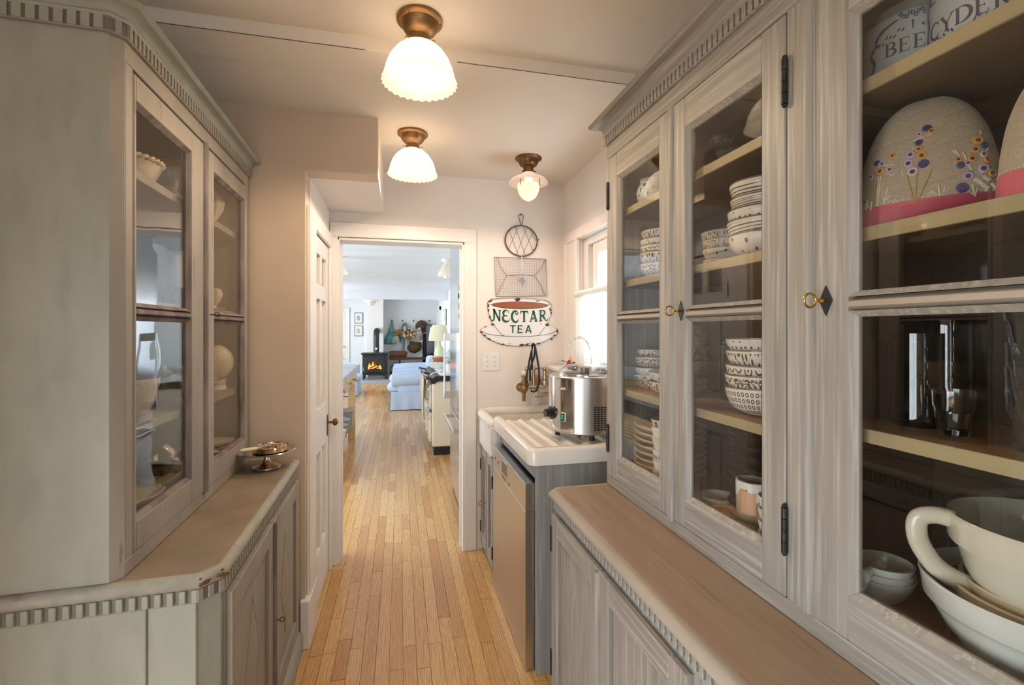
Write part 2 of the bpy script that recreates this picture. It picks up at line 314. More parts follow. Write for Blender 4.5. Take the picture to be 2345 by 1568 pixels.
# ------------------------------------------------------------------ mesh helpers
class MB:
    def __init__(s): s.v = []; s.f = []; s.uv = {}; s.mi = {}; s.cur = 0
    def add(s, vs, fs, uvs=None):
        b = len(s.v); s.v += [tuple(p) for p in vs]
        for i, f in enumerate(fs):
            if s.cur: s.mi[len(s.f)] = s.cur
            if uvs: s.uv[len(s.f)] = uvs[i]
            s.f.append([b+k for k in f])
        return s
    def box(s, x0, x1, y0, y1, z0, z1, ch=0):
        if x0 > x1: x0, x1 = x1, x0
        if y0 > y1: y0, y1 = y1, y0
        if z0 > z1: z0, z1 = z1, z0
        if ch <= 0:
            v = [(x, y, z) for z in (z0, z1) for y in (y0, y1) for x in (x0, x1)]
            return s.add(v, [(0,2,3,1), (4,5,7,6), (0,1,5,4), (2,6,7,3), (0,4,6,2), (1,3,7,5)])
        c = min(ch, (x1-x0)/2.01, (y1-y0)/2.01, (z1-z0)/2.01); P = {}; v = []
        for i in (0, 1):
            for j in (0, 1):
                for k in (0, 1):
                    X = (x0, x1)[i]; Y = (y0, y1)[j]; Z = (z0, z1)[k]; dx = c*(1-2*i); dy = c*(1-2*j); dz = c*(1-2*k)
                    for a, p in enumerate(((X, Y+dy, Z+dz), (X+dx, Y, Z+dz), (X+dx, Y+dy, Z))):
                        P[i, j, k, a] = len(v); v.append(p)
        f = []
        for i in (0, 1):
            q = [P[i,0,0,0], P[i,1,0,0], P[i,1,1,0], P[i,0,1,0]]; f.append(q if i else q[::-1])
            q = [P[0,i,0,1], P[0,i,1,1], P[1,i,1,1], P[1,i,0,1]]; f.append(q if i else q[::-1])
            q = [P[0,0,i,2], P[1,0,i,2], P[1,1,i,2], P[0,1,i,2]]; f.append(q if i else q[::-1])
        for a in (0, 1):
            for b in (0, 1):
                fl = (a+b) % 2
                for q in ([P[a,b,0,0], P[a,b,0,1], P[a,b,1,1], P[a,b,1,0]], [P[a,0,b,2], P[a,0,b,0], P[a,1,b,0], P[a,1,b,2]], [P[0,a,b,1], P[0,a,b,2], P[1,a,b,2], P[1,a,b,1]]):
                    f.append(q if fl else q[::-1])
        for i in (0, 1):
            for j in (0, 1):
                for k in (0, 1):
                    q = [P[i,j,k,0], P[i,j,k,1], P[i,j,k,2]]; f.append(q if (i+j+k) % 2 else q[::-1])
        return s.add(v, f)
    def prism(s, poly, axis, a, b):
        """polygon extruded along an axis; poly holds the other two coordinates in x, y, z order"""
        n = len(poly)
        def mk(p, t): return (t, p[0], p[1]) if axis == 'x' else (p[0], t, p[1]) if axis == 'y' else (p[0], p[1], t)
        v = [mk(p, a) for p in poly] + [mk(p, b) for p in poly]
        f = [list(range(n))[::-1], list(range(n, 2*n))] + [(i, (i+1) % n, n+(i+1) % n, n+i) for i in range(n)]
        return s.add(v, f)
    def lathe(s, prof, n=32, c=(0,0,0), mod=None, arc=(0, 2*PI), uvlen=None):
        """profile of (r, z[, uv_v]) turned about z; mod(theta, i, r, z) may reshape it"""
        v = []; f = []; uvs = []
        full = abs(arc[1]-arc[0]-2*PI) < 1e-6; m = n if full else n+1
        L = [0]
        for i in range(1, len(prof)): L.append(L[-1] + math.hypot(prof[i][0]-prof[i-1][0], prof[i][1]-prof[i-1][1]))
        tot = uvlen or L[-1] or 1
        for i, p in enumerate(prof):
            for k in range(m):
                t = arc[0] + (arc[1]-arc[0])*k/n; r, z = p[0], p[1]
                if mod: r, z = mod(t, i, r, z)
                v.append((c[0]+r*math.cos(t), c[1]+r*math.sin(t), c[2]+z))
        for i in range(len(prof)-1):
            for k in range(n):
                k2 = (k+1) % m if full else k+1
                f.append((i*m+k, i*m+k2, (i+1)*m+k2, (i+1)*m+k))
                u0, u1 = k/n, (k+1)/n; a, b = L[i]/tot, L[i+1]/tot
                uvs.append(((u0,a), (u1,a), (u1,b), (u0,b)))
        return s.add(v, f, uvs)
    def cyl(s, p, q, r, n=16, r2=None, caps=True):
        p = Vector(p); q = Vector(q); d = (q-p).normalized(); a = d.orthogonal().normalized(); b = d.cross(a); r2 = r if r2 is None else r2
        v = []
        for c, rr in ((p, r), (q, r2)):
            for k in range(n):
                t = 2*PI*k/n; v.append(c + a*math.cos(t)*rr + b*math.sin(t)*rr)
        f = [(k, (k+1) % n, n+(k+1) % n, n+k) for k in range(n)]
        if caps: f += [list(range(n))[::-1], list(range(n, 2*n))]
        return s.add(v, f)
    def tube(s, pts, r, n=8, closed=False, radii=None, flat=1.0):
        pts = [Vector(p) for p in pts]; m = len(pts); v = []; f = []; pa = None
        for i, p in enumerate(pts):
            if closed: d = pts[(i+1) % m]-pts[i-1]
            else: d = pts[min(i+1, m-1)]-pts[max(i-1, 0)]
            d.normalize()
            if pa is None: a = d.orthogonal().normalized()
            else:
                a = pa - d*pa.dot(d)
                a = a.normalized() if a.length > 1e-6 else d.orthogonal().normalized()
            pa = a; b = d.cross(a); rr = radii[i] if radii else r
            for k in range(n):
                t = 2*PI*k/n; v.append(p + a*math.cos(t)*rr + b*math.sin(t)*rr*flat)
        for i in range(m if closed else m-1):
            j = (i+1) % m
            for k in range(n): f.append((i*n+k, i*n+(k+1) % n, j*n+(k+1) % n, j*n+k))
        if not closed: f += [list(range(n))[::-1], list(range((m-1)*n, m*n))]
        return s.add(v, f)
    def sphere(s, c, r, n=16, m=10, sc=(1,1,1), mod=None):
        v = []; f = []
        for i in range(m+1):
            ph = PI*i/m
            for k in range(n):
                t = 2*PI*k/n; d = Vector((math.sin(ph)*math.cos(t), math.sin(ph)*math.sin(t), math.cos(ph)))
                rr = r*(mod(d) if mod else 1); v.append((c[0]+d.x*rr*sc[0], c[1]+d.y*rr*sc[1], c[2]+d.z*rr*sc[2]))
        for i in range(m):
            for k in range(n): f.append((i*n+k, (i+1)*n+k, (i+1)*n+(k+1) % n, i*n+(k+1) % n))
        return s.add(v, f)
    def grid(s, fn, nu, nv, wrap=False):
        v = [fn(i/nu, j/nv) for j in range(nv+1) for i in range(nu+1)]
        f = [(j*(nu+1)+i, j*(nu+1)+i+1, (j+1)*(nu+1)+i+1, (j+1)*(nu+1)+i) for j in range(nv) for i in range(nu)]
        return s.add(v, f)
    def xf(s, M, start=0):
        for i in range(start, len(s.v)): s.v[i] = tuple(M @ Vector(s.v[i]))
        return s
    def sweep(s, prof, path, closed=False):
        """profile of (offset outward, z) carried round a plan path of (x, y) with mitred corners"""
        n = len(path); m = len(prof); v = []; f = []
        for i in range(n):
            p = Vector(path[i]).to_2d() if len(path[i]) > 2 else Vector(path[i])
            def nrm(a, b):
                d = (Vector(b)-Vector(a)).normalized(); return Vector((d.y, -d.x))
            if closed or 0 < i < n-1:
                a = nrm(path[i-1], path[i]); b = nrm(path[i], path[(i+1) % n]); k = (a+b); k = k/(1+a.dot(b))
            elif i == 0: k = nrm(path[0], path[1])
            else: k = nrm(path[-2], path[-1])
            for (o, z) in prof: v.append((p.x+k.x*o, p.y+k.y*o, z))
        for i in range(n if closed else n-1):
            j = (i+1) % n
            for q in range(m-1): f.append((i*m+q, j*m+q, j*m+q+1, i*m+q+1))
        if not closed: f += [list(range(m)), list(range((n-1)*m, n*m))[::-1]]
        return s.add(v, f)
    def mesh(s, name, mats, smooth=None):
        me = bpy.data.meshes.new(name); me.from_pydata(s.v, [], s.f)
        for x in (mats if isinstance(mats, (list, tuple)) else [mats]): me.materials.append(MATS[x])
        for i, k in s.mi.items(): me.polygons[i].material_index = k
        if s.uv:
            ul = me.uv_layers.new(name='UVMap')
            for i, u in s.uv.items():
                p = me.polygons[i]
                for q, li in enumerate(p.loop_indices): ul.data[li].uv = u[q]
        me.validate()
        import bmesh
        bm = bmesh.new(); bm.from_mesh(me); bmesh.ops.remove_doubles(bm, verts=bm.verts, dist=1e-6); bmesh.ops.recalc_face_normals(bm, faces=bm.faces)
        if smooth is not None:
            for fc in bm.faces: fc.smooth = True
            for e in bm.edges:
                e.smooth = len(e.link_faces) == 2 and e.calc_face_angle(4) < math.radians(smooth)
        bm.to_mesh(me); bm.free()
        return me
    def build(s, name, mats, parent=None, smooth=None, **kw):
        return link(name, s.mesh(name, mats, smooth), parent, **kw)
def link(name, me, parent=None, loc=(0,0,0), rot=(0,0,0), scale=None, label=None, kind=None):
    o = bpy.data.objects.new(name, me); COL.objects.link(o)
    o.location = loc; o.rotation_euler = rot
    if scale: o.scale = scale
    if parent: o.parent = parent
    if label: o['label'] = label
    if kind: o['kind'] = kind
    return o
def tag(o, label, cat, group=None):
    o['label'] = label; o['category'] = cat
    if group: o['group'] = group
    return o
def thing(name, label, cat, loc=(0,0,0), rotz=0, group=None):
    o = bpy.data.objects.new(name, None); COL.objects.link(o); o.empty_display_size = .05
    o.location = loc; o.rotation_euler = (0, 0, rotz)
    return tag(o, label, cat, group)
def struct(name, mb, m, label=None, smooth=None, **kw):
    o = mb.build(name, m, smooth=smooth, **kw); o['kind'] = 'structure'
    if label: o['label'] = label
    return o
def dup(root, loc, rotz=None, label=None, group=None, mats=None):
    r = root.copy(); COL.objects.link(r); r.location = loc
    if rotz is not None: r.rotation_euler = (0, 0, rotz)
    if label: r['label'] = label
    if group: r['group'] = group
    for ch in list(root.children):
        c = ch.copy(); COL.objects.link(c); c.parent = r
        for g in ch.children:
            d = g.copy(); COL.objects.link(d); d.parent = c
    return r
def bez(p0, p1, p2, p3, n=12):
    p0, p1, p2, p3 = map(Vector, (p0, p1, p2, p3)); out = []
    for i in range(n+1):
        t = i/n; u = 1-t; out.append(p0*u**3 + p1*3*u*u*t + p2*3*u*t*t + p3*t**3)
    return out
def smoothpath(pts, n=6):
    """Catmull-Rom through the points"""
    P = [Vector(p) for p in pts]; out = []
    for i in range(len(P)-1):
        a = P[max(i-1, 0)]; b = P[i]; c = P[i+1]; d = P[min(i+2, len(P)-1)]
        for k in range(n):
            t = k/n; out.append(.5*((2*b)+(c-a)*t+(2*a-5*b+4*c-d)*t*t+(3*b-a-3*c+d)*t**3))
    out.append(P[-1]); return out
# ------------------------------------------------------------------ the setting
floor = struct('floor', MB().box(-3.1, 1.3, -2.1, 15.4, -.08, -.006), 'floor_gap', 'narrow strip oak floor running from the pantry to the far room')
unit_plank = MB().box(-.5, .5, -.5, .5, -.5, .5).mesh('plank', 'oak_boards')
PW = .0572
planks = []
for r in range(-40, 22):
    x = (r+.5)*PW + .011
    y = -1.9 + R.random()*.8
    while y < 15.2:
        ln = R.choice((.28, .42, .55, .7, .85, 1.05)) * R.uniform(.85, 1.15)
        planks.append((x, y, min(y+ln, 15.3))); y += ln
def seen(p):
    x, y0, y1 = p
    if y1 < 1.25: return False
    if y0 < 3.1: return -.47 < x < .56
    return -.55-.06*(y0-3) < x < .62
vis = sorted([p for p in planks if seen(p)], key=lambda p: p[1])[:300]
vset = set(vis); rest = MB()
for (x, a, b) in planks:
    if (x, a, b) in vset:
        link('plank', unit_plank, floor, loc=(x, (a+b)/2, -.005), scale=(PW-.0015, b-a-.0026, .010))
    else:
        rest.box(x-PW/2+.0007, x+PW/2-.0007, a+.0008, b-.0008, -.010, 0)
rest.build('planks', 'oak_boards', floor, kind='stuff')

# pantry shell
struct('ceiling', MB().box(-1.1, 1.2, -2.0, 1.75, 2.445, 2.6).box(-1.1, 1.2, 1.80, 3.10, 2.41, 2.6), 'ceiling_paint', 'off-white plaster ceiling of the pantry')
beam = struct('trim_1', MB().box(-1.0, 1.08, 1.71, 1.87, 2.398, 2.5, .002), 'ceiling_paint', 'shallow boxed beam across the pantry ceiling')
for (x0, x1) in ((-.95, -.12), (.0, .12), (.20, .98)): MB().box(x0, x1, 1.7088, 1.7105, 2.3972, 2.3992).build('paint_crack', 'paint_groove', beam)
struct('wall_left', MB().box(-1.12, -1.0, .60, 2.27, 0, 2.5).box(-1.12, -1.0, -2.0, -.90, 0, 2.5).box(-1.12, -1.0, -.90, .60, 0, .10).box(-1.12, -1.0, -.90, .60, 1.50, 2.5), 'plaster_warm', 'wall behind the left cabinet')  # opening near the camera added for the unseen daylight window
# stub wall facing the camera with the soffit that bridges the alcove
struct('wall_stub', MB().box(-1.12, -.417, 2.27, 2.39, 0, 2.5).box(-.417, -.102, 2.27, 2.39, 2.145, 2.5), 'plaster_warm', 'warm beige plaster wall end beside the left cabinet')
struct('ceiling_soffit', MB().box(-.60, -.102, 2.39, 3.03, 2.145, 2.5), 'plaster_white', 'dropped white soffit over the narrow door')
# alcove wall with the narrow door
w = MB().box(-.56, -.417, 2.39, 2.455, 0, 2.16).box(-.56, -.417, 2.96, 3.03, 0, 2.16).box(-.56, -.417, 2.455, 2.96, 1.925, 2.16).box(-.62, -.56, 2.39, 3.03, 0, 2.16)
struct('wall_alcove', w, 'plaster_white', 'white alcove wall holding the narrow panelled door')
t = MB().box(-.417, -.398, 2.30, 2.452, .16, 1.995, .003).box(-.417, -.398, 2.955, 3.015, 0, 1.99, .003).box(-.417, -.398, 2.452, 2.955, 1.915, 1.995, .003)
struct('trim_2', t, 'trim_white', 'flat white casing round the narrow door')
struct('baseboard_left', MB().box(-.435, -.395, 2.245, 2.46, 0, .215, .004), 'trim_white', 'white baseboard block at the foot of the stub wall')
d = struct('door_1', MB().box(-.455, -.437, 2.458, 2.955, .008, 1.912), 'trim_white', 'narrow white panelled door with small panes at the top')
def rail(y0, y1, z0, z1): MB().box(-.437, -.416, y0, y1, z0, z1, .002).build('door_frame_rail', 'trim_white', d)
for (y0, y1) in ((2.458, 2.535), (2.88, 2.955)): rail(y0, y1, .008, 1.912)
for (z0, z1) in ((1.82, 1.912), (1.585, 1.665), (.78, 1.01), (.008, .26)): rail(2.535, 2.88, z0, z1)
for (z0, z1) in ((1.665, 1.82), (1.01, 1.585), (.26, .78)): rail(2.685, 2.73, z0, z1)
for (y0, y1) in ((2.535, 2.685), (2.73, 2.88)):
    MB().box(-.437, -.432, y0, y1, 1.665, 1.82).build('pane', 'pane_glass', d)
    for (z0, z1) in ((1.01, 1.585), (.26, .78)):
        MB().box(-.437, -.431, y0+.03, y1-.03, z0+.03, z1-.03, .003).build('door_panel', 'trim_white', d)
for z in (1.68, .34): MB().cyl((-.410, 2.462, z-.05), (-.410, 2.462, z+.05), .006, 10).build('hinge', 'iron', d)
MB().box(-.417, -.411, 2.90, 2.935, .81, .93, .002).build('lock_plate', 'brass_dark', d)
MB().cyl((-.412, 2.918, .885), (-.385, 2.918, .885), .007, 10).sphere((-.372, 2.918, .885), .021, 16, 10, (.75,1,1)).build('door_knob', 'brass_dark', d, smooth=40)

# back wall with the doorway
w = MB().box(-.66, -.375, 3.03, 3.15, 0, 2.5).box(.405, 1.2, 3.03, 3.15, 0, 2.5).box(-.375, .405, 3.03, 3.15, 1.985, 2.5)
struct('wall_back', w, 'plaster_white', 'white plaster end wall with the open doorway')
t = MB().box(.400, .478, 3.008, 3.03, 0, 1.99, .003).box(-.415, -.37, 3.008, 3.03, 0, 1.99, .003).box(-.415, .478, 3.006, 3.03, 1.99, 2.077, .003)
t.box(.390, .405, 3.012, 3.16, 0, 1.985, .002).box(-.375, -.36, 3.012, 3.16, 0, 1.985, .002).box(-.375, .405, 3.012, 3.16, 1.972, 1.985, .002)
t.box(-.36, -.349, 3.07, 3.10, 0, 1.972).box(.379, .390, 3.07, 3.10, 0, 1.972)
struct('trim_3', t, 'trim_white', 'plain white casing and jambs of the open doorway')
# right wall with the window
w = MB().box(1.08, 1.3, -2.0, 1.98, 0, 2.5).box(1.08, 1.3, 2.76, 3.15, 0, 2.5).box(1.08, 1.3, 1.98, 2.76, 0, 1.17).box(1.08, 1.3, 1.98, 2.76, 1.99, 2.5)
struct('wall_right', w, 'plaster_white', 'white plaster wall behind sink and right cabinet')
t = MB().box(1.066, 1.08, 2.76, 2.94, 1.19, 1.99, .003).box(1.060, 1.08, 1.80, 2.945, 1.99, 2.055, .004).box(1.066, 1.08, 1.80, 1.98, 1.19, 1.99, .003)
t.box(1.052, 1.08, 2.915, 2.945, 1.19, 1.99, .004).box(1.060, 1.085, 2.745, 2.765, 1.19, 1.99, .003)
t.box(.945, 1.12, 1.82, 3.0, 1.165, 1.19, .006)
struct('trim_4', t, 'trim_white', 'white casing and sill of the window over the sink')
win = struct('window_1', MB().box(1.115, 1.18, 2.69, 2.76, 1.19, 1.99, .003).box(1.115, 1.18, 1.98, 2.05, 1.19, 1.99, .003).box(1.115, 1.18, 2.05, 2.69, 1.945, 1.99, .003).box(1.115, 1.18, 2.05, 2.69, 1.19, 1.23, .003),
             'trim_white', 'white sash window over the sink')
MB().box(1.150, 1.175, 2.645, 2.69, 1.23, 1.945).build('sash_channel', 'steel_top', win)
MB().box(1.130, 1.165, 2.565, 2.645, 1.23, 1.945, .004).box(1.130, 1.165, 2.05, 2.13, 1.23, 1.945, .004).box(1.130, 1.165, 2.13, 2.565, 1.875, 1.945, .004).box(1.130, 1.165, 2.13, 2.565, 1.23, 1.29, .004).box(1.135, 1.160, 2.13, 2.565, 1.58, 1.61, .004).build('sash', 'trim_white', win)
for (z0, z1) in ((1.29, 1.58), (1.61, 1.875)): MB().box(1.145, 1.149, 2.13, 2.565, z0, z1).build('pane', 'window_glass', win)
# house next door seen through the window: each lap of siding is its own board
nb = struct('wall_outside', MB().box(3.86, 3.9, 1.0, 9.0, -.5, 5.0), 'outside_siding', 'white clapboard wall outside the pantry window')
for i in range(34):
    z = -.4 + i*.155
    MB().prism([(3.86, z), (3.825, z), (3.845, z+.16), (3.86, z+.16)], 'y', 1.0, 9.0).build('clapboard', 'outside_siding', nb)
# room behind the camera
struct('wall_rear', MB().box(-1.12, -.55, -2.1, -2.0, 0, 2.5).box(.35, 1.2, -2.1, -2.0, 0, 2.5).box(-.55, .35, -2.1, -2.0, 0, 1.25).box(-.55, .35, -2.1, -2.0, 1.95, 2.5), 'plaster_white', 'wall behind the camera with a small added window')

# kitchen and sitting room beyond
struct('wall_kitchen_left', MB().box(-3.1, -3.0, 3.15, 15.4, 0, .40).box(-3.1, -3.0, 3.15, 15.4, 2.30, 2.5).box(-3.1, -3.0, 3.15, 3.5, .4, 2.3).box(-3.1, -3.0, 7.1, 9.8, .4, 2.3).box(-3.1, -3.0, 13.4, 15.4, .4, 2.3), 'kitchen_wall', 'far left wall of the kitchen')  # both openings added and sized to let daylight into the far rooms
struct('wall_kitchen_near', MB().box(-3.1, -.66, 3.03, 3.15, 0, 2.5), 'kitchen_wall', 'kitchen side of the pantry wall')
struct('wall_kitchen_right', MB().box(1.10, 1.3, 3.15, 15.4, 0, 2.5), 'kitchen_wall', 'right wall along kitchen and sitting room')
struct('ceiling_far', MB().box(-3.1, 1.3, 3.12, 11.2, 2.36, 2.5).box(-3.1, 1.3, 11.4, 15.4, 2.42, 2.5), 'kitchen_ceiling', 'pale boarded kitchen ceiling')
struct('trim_5', MB().box(-3.0, 1.1, 11.2, 11.45, 2.155, 2.42, .004), 'kitchen_wall', 'white beam between kitchen and sitting room')
struct('wall_far', MB().box(-3.1, -.505, 14.75, 15.4, 0, 2.5).box(-.505, 1.3, 15.3, 15.4, 0, 2.5), 'kitchen_wall', 'pale end wall of the sitting room')
struct('wall_chimney_breast', MB().box(-.98, -.50, 14.66, 14.75, 0, 2.42), 'trim_white', 'white chimney breast behind the stove pipe')
d2 = struct('door_2', MB().box(-2.2, -1.60, 14.70, 14.75, 0, 1.98, .003), 'trim_white', 'white door at the far end, left of the pictures')
MB().box(-2.08, -1.72, 14.685, 14.70, 1.0, 1.85, .003).build('door_panel', 'trim_white', d2)
MB().sphere((-1.64, 14.66, .95), .035, 12, 8).build('door_knob', 'chrome', d2, smooth=60)
struct('trim_6', MB().box(-1.60, -1.475, 14.71, 14.75, 0, 2.08, .003).box(-2.3, -1.475, 14.70, 14.75, 1.98, 2.10, .003), 'trim_white', 'white casing of the far door')
d3 = struct('door_3', MB().box(1.075, 1.10, 13.2, 14.1, 0, 2.0, .003), 'trim_white', 'white door in the right wall of the sitting room')
MB().box(1.06, 1.075, 13.25, 13.31, .95, 1.15, .002).build('lock_plate', 'brass_dark', d3)
struct('trim_7', MB().box(1.05, 1.10, 13.1, 13.2, 0, 2.1, .003).box(1.05, 1.10, 14.1, 14.2, 0, 2.1, .003).box(1.05, 1.10, 13.1, 14.2, 2.0, 2.1, .003), 'trim_white', 'white casing of the right hand far door')

def added_side_window(name, x, y0, y1, z0, z1, bars, label):  # every window built here is unseen and added for daylight
    w = struct(name, MB().box(x-.03, x+.03, y0, y0+.05, z0, z1).box(x-.03, x+.03, y1-.05, y1, z0, z1).box(x-.03, x+.03, y0+.05, y1-.05, z0, z0+.05).box(x-.03, x+.03, y0+.05, y1-.05, z1-.05, z1), 'trim_white', label)
    st = (y1-y0-.1)/bars
    for k in range(bars):
        MB().box(x-.003, x+.003, y0+.05+st*k, y0+.05+st*(k+1)-.03, z0+.05, z1-.05).build('pane', 'window_glass', w)
        MB().box(x-.015, x+.015, y0+.05+st*(k+1)-.03, y0+.05+st*(k+1), z0+.05, z1-.05).build('glazing_bar', 'trim_white', w)
added_side_window('window_added_2', -1.06, -.90, .60, .10, 1.50, 2, 'low unseen window added beside the camera for daylight')  # unseen window added low to send cool daylight onto the right cabinet
added_side_window('window_added_3', -3.05, 3.5, 7.1, .40, 2.30, 3, 'wide unseen kitchen window added on the left for daylight')  # unseen window added, made large to light the kitchen
added_side_window('window_added_4', -3.05, 9.8, 13.4, .40, 2.30, 3, 'wide unseen sitting room window added on the left for daylight')  # added out of view, sized by the brightness wanted in the sitting room
w = struct('window_added_5', MB().box(-.55, -.50, -2.08, -2.02, 1.25, 1.95).box(.30, .35, -2.08, -2.02, 1.25, 1.95).box(-.50, .30, -2.08, -2.02, 1.25, 1.30).box(-.50, .30, -2.08, -2.02, 1.90, 1.95), 'trim_white', 'small unseen window added behind the camera for daylight')  # unseen window added for fill, sized by the daylight wanted from behind
MB().box(-.50, .30, -2.053, -2.047, 1.30, 1.90).build('pane', 'window_glass', w)
# ------------------------------------------------------------------ the two painted cabinets
def frame_xy(sgn, XF):
    """plan coordinates of a cabinet: o = distance out from the hutch face, y = along it"""
    return lambda o, y: (XF + sgn*o, y)
def cabinet(sgn, XF, y0, y1, bays, stiles, root_loc, rotz, pm, labels, near_end_open):
    """sgn +1 faces +x, -1 faces -x. y0..y1 hutch length; bays = list of door pairs (list of (ya, yb)).
    pm: dict of materials. Returns (base thing, hutch thing)."""
    f = frame_xy(sgn, XF)
    lx, ly, lz = root_loc
    def bx(mb, o0, o1, ya, yb, z0, z1, ch=0):
        a = f(o0, ya); b = f(o1, yb); return mb.box(a[0]-lx, b[0]-lx, a[1]-ly, b[1]-ly, z0, z1, ch)
    def pt(o, y, z): a = f(o, y); return (a[0]-lx, a[1]-ly, z)
    def path(pts):
        q = [(f(o, y)[0]-lx, f(o, y)[1]-ly) for o, y in pts]
        return q if sgn > 0 else q
    def orient(q):
        # sweep offsets to the right hand side of travel; make that outward
        return q if sgn > 0 else q[::-1]
    W = Matrix.Rotation(rotz, 4, 'Z') @ Vector((lx, ly, 0))
    base = thing('base_cabinet', labels[0], 'cabinet', tuple(W), rotz)
    hutch = thing('glazed_hutch', labels[1], 'cabinet', (W.x, W.y, pm['top_z']), rotz)
    TZ = pm['top_z']; LF = pm['lower_out']; D = pm['depth']
    def HB(mb):  # hutch meshes sit relative to the counter top
        for i, v in enumerate(mb.v): mb.v[i] = (v[0], v[1], v[2]-TZ)
        return mb
    c2 = .036   # chamfered lower corners
    # ---- lower part
    zt = TZ-.034
    lowpath = [(-D, y0), (LF-c2, y0), (LF, y0+c2), (LF, y1-.015), (LF-.015, y1), (-D, y1)]
    poly = path(lowpath)
    body = MB().prism([(p[0], p[1]) for p in poly], 'z', .09, zt-.002); body.build('carcass', pm['paint'], base)
    pl = orient(path(lowpath))
    MB().sweep([(0, 0), (.028, 0), (.028, .075), (.018, .088), (.010, .10), (0, .10)], pl).build('plinth', pm['paint'], base, smooth=40)
    lw = pm['lip']
    tp = path([(-D, y0), (LF-c2, y0), (LF, y0+c2), (LF, y1-.02), (LF-.02, y1), (-D, y1)])
    top = MB().prism([(p[0], p[1]) for p in tp], 'z', TZ-.030, TZ-.001)
    top.build('worktop', pm['top'], base)
    MB().sweep([(-.006, TZ-.0012), (lw*.2, TZ-.0006), (lw*.63, TZ-.004), (lw*.96, TZ-.013), (lw, TZ-.022), (lw*.74, TZ-.030), (.008, TZ-.034), (-.004, TZ-.034)], orient(tp)).build('worktop_edge', pm['edge'], base, smooth=50)
    # dentil course under the edge
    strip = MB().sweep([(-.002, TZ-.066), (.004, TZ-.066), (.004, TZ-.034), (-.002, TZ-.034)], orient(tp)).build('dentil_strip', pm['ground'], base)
    dent = MB().box(-.0045, .0045, -.0065, .0065, -.015, .015, .0015).mesh('dentil', pm['rail'])
    yy = y0+c2+.01; gap = .0215
    while yy < y1-.02:
        p = pt(LF+.0065, yy, TZ-.050); link('dentil', dent, strip, loc=p); yy += gap
    dent2 = MB().box(-.0065, .0065, -.0045, .0045, -.015, .015, .0015).mesh('dentil', pm['paint'])
    if not near_end_open:
        o = LF-c2-.004
        while o > -D+.02:
            link('dentil', dent2, strip, loc=pt(o, y0-.0065, TZ-.050)); o -= .0245
        p = pt(LF-c2/2+.004, y0+c2/2-.004, TZ-.05); link('dentil', dent, strip, loc=p, rot=(0, 0, -sgn*PI/4))
        for k in (-.017, .017):
            p = pt(LF-c2/2+.004+k, y0+c2/2-.004+k, TZ-.05); link('dentil', dent, strip, loc=p, rot=(0, 0, -sgn*PI/4))
    # end panel boards
    if not near_end_open:
        sp = pm['split']
        bx(MB(), -D+.01, sp-.002, y0-.006, y0, .11, TZ-.066, .002).build('end_board', pm['paint'], base)
        bx(MB(), sp+.002, LF-c2-.001, y0-.006, y0, .11, TZ-.066, .002).build('end_board', pm['paint'], base)
    # lower doors
    for bay in bays:
        for i, (ya, yb) in enumerate(bay):
            z0, z1 = .125, TZ-.082; sw = .062
            dr = bx(MB(), LF+.0, LF+.004, ya+.002, yb-.002, z0, z1).build('door', pm['paint_f'], base)
            for (a, b, c, dd, mm) in ((ya+.002, ya+sw, z0, z1, 'paint_f'), (yb-sw, yb-.002, z0, z1, 'paint_f'), (ya+sw, yb-sw, z1-sw, z1, 'rail'), (ya+sw, yb-sw, z0, z0+sw+.01, 'rail')):
                bx(MB(), LF+.004, LF+.020, a, b, c, dd, .002).build('frame_rail', pm[mm], dr)
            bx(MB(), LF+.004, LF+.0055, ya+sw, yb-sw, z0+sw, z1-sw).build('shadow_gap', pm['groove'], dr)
            # raised field cut with a long lozenge
            ym = (ya+yb)/2; hw = (yb-ya)/2-sw-.010; za, zb = z0+sw+.02, z1-sw-.012
            bx(MB(), LF+.005, LF+.010, ya+sw+.008, yb-sw-.008, za-.002, zb+.003, .002).build('panel', pm['paint_f'], dr)
            lz_ = [(ym, zb-.05), (ym-hw*.5, (za+zb)/2), (ym, za+.05), (ym+hw*.5, (za+zb)/2)]
            mb = MB(); q = [pt(LF+.010, y, z) for y, z in lz_]; c0 = [pt(LF+.0155, ym, zb-.12), pt(LF+.0155, ym, za+.12)]
            mb.add(q+c0, [(0, 1, 4), (1, 5, 4), (1, 2, 5), (2, 3, 5), (3, 4, 5), (3, 0, 4)]); mb.build('raised_lozenge', pm['paint_f'], dr)
            mb = MB()
            for k in range(4):
                a, b = lz_[k], lz_[(k+1) % 4]
                mb.tube([pt(LF+.0098, a[0], a[1]), pt(LF+.0098, b[0], b[1])], .0013, 6)
            mb.build('lozenge_line', pm['edge2b'], dr)
            hy = ya+.003 if i == 0 else yb-.003
            if pm['hinge'] is None: continue
            for hz in (.24, TZ-.17):
                a = pt(LF+.019, hy, hz-.045); b = pt(LF+.019, hy, hz+.045); MB().cyl(a, b, .006, 10).build('hinge', 'iron', dr)
        ym = bay[0][1]
        if len(bay) == 2: MB().cyl(pt(LF+.021, ym, .125), pt(LF+.021, ym, TZ-.085), .0095, 12).build('astragal', pm['edge2'], base, smooth=40)
        key_at(base, pt, LF+.020, ym+(.03 if pm['key_side'] > 0 else -.03), TZ-.43, sgn, pm['key'], k=pm.get('key_k', 1))
    # ---- hutch
    HT = pm['hutch_top']; zb = TZ
    th = .02
    hp = hutch; c = .02
    NE = y0 if not near_end_open else y0
    mb = MB(); bx(mb, -D, -c, y0, y0+th, zb, HT); bx(mb, -c, -.001, y0+.001+c*0, y0+th, zb, HT) if near_end_open else None
    HB(mb).build('side_panel', pm['paint'], hp)
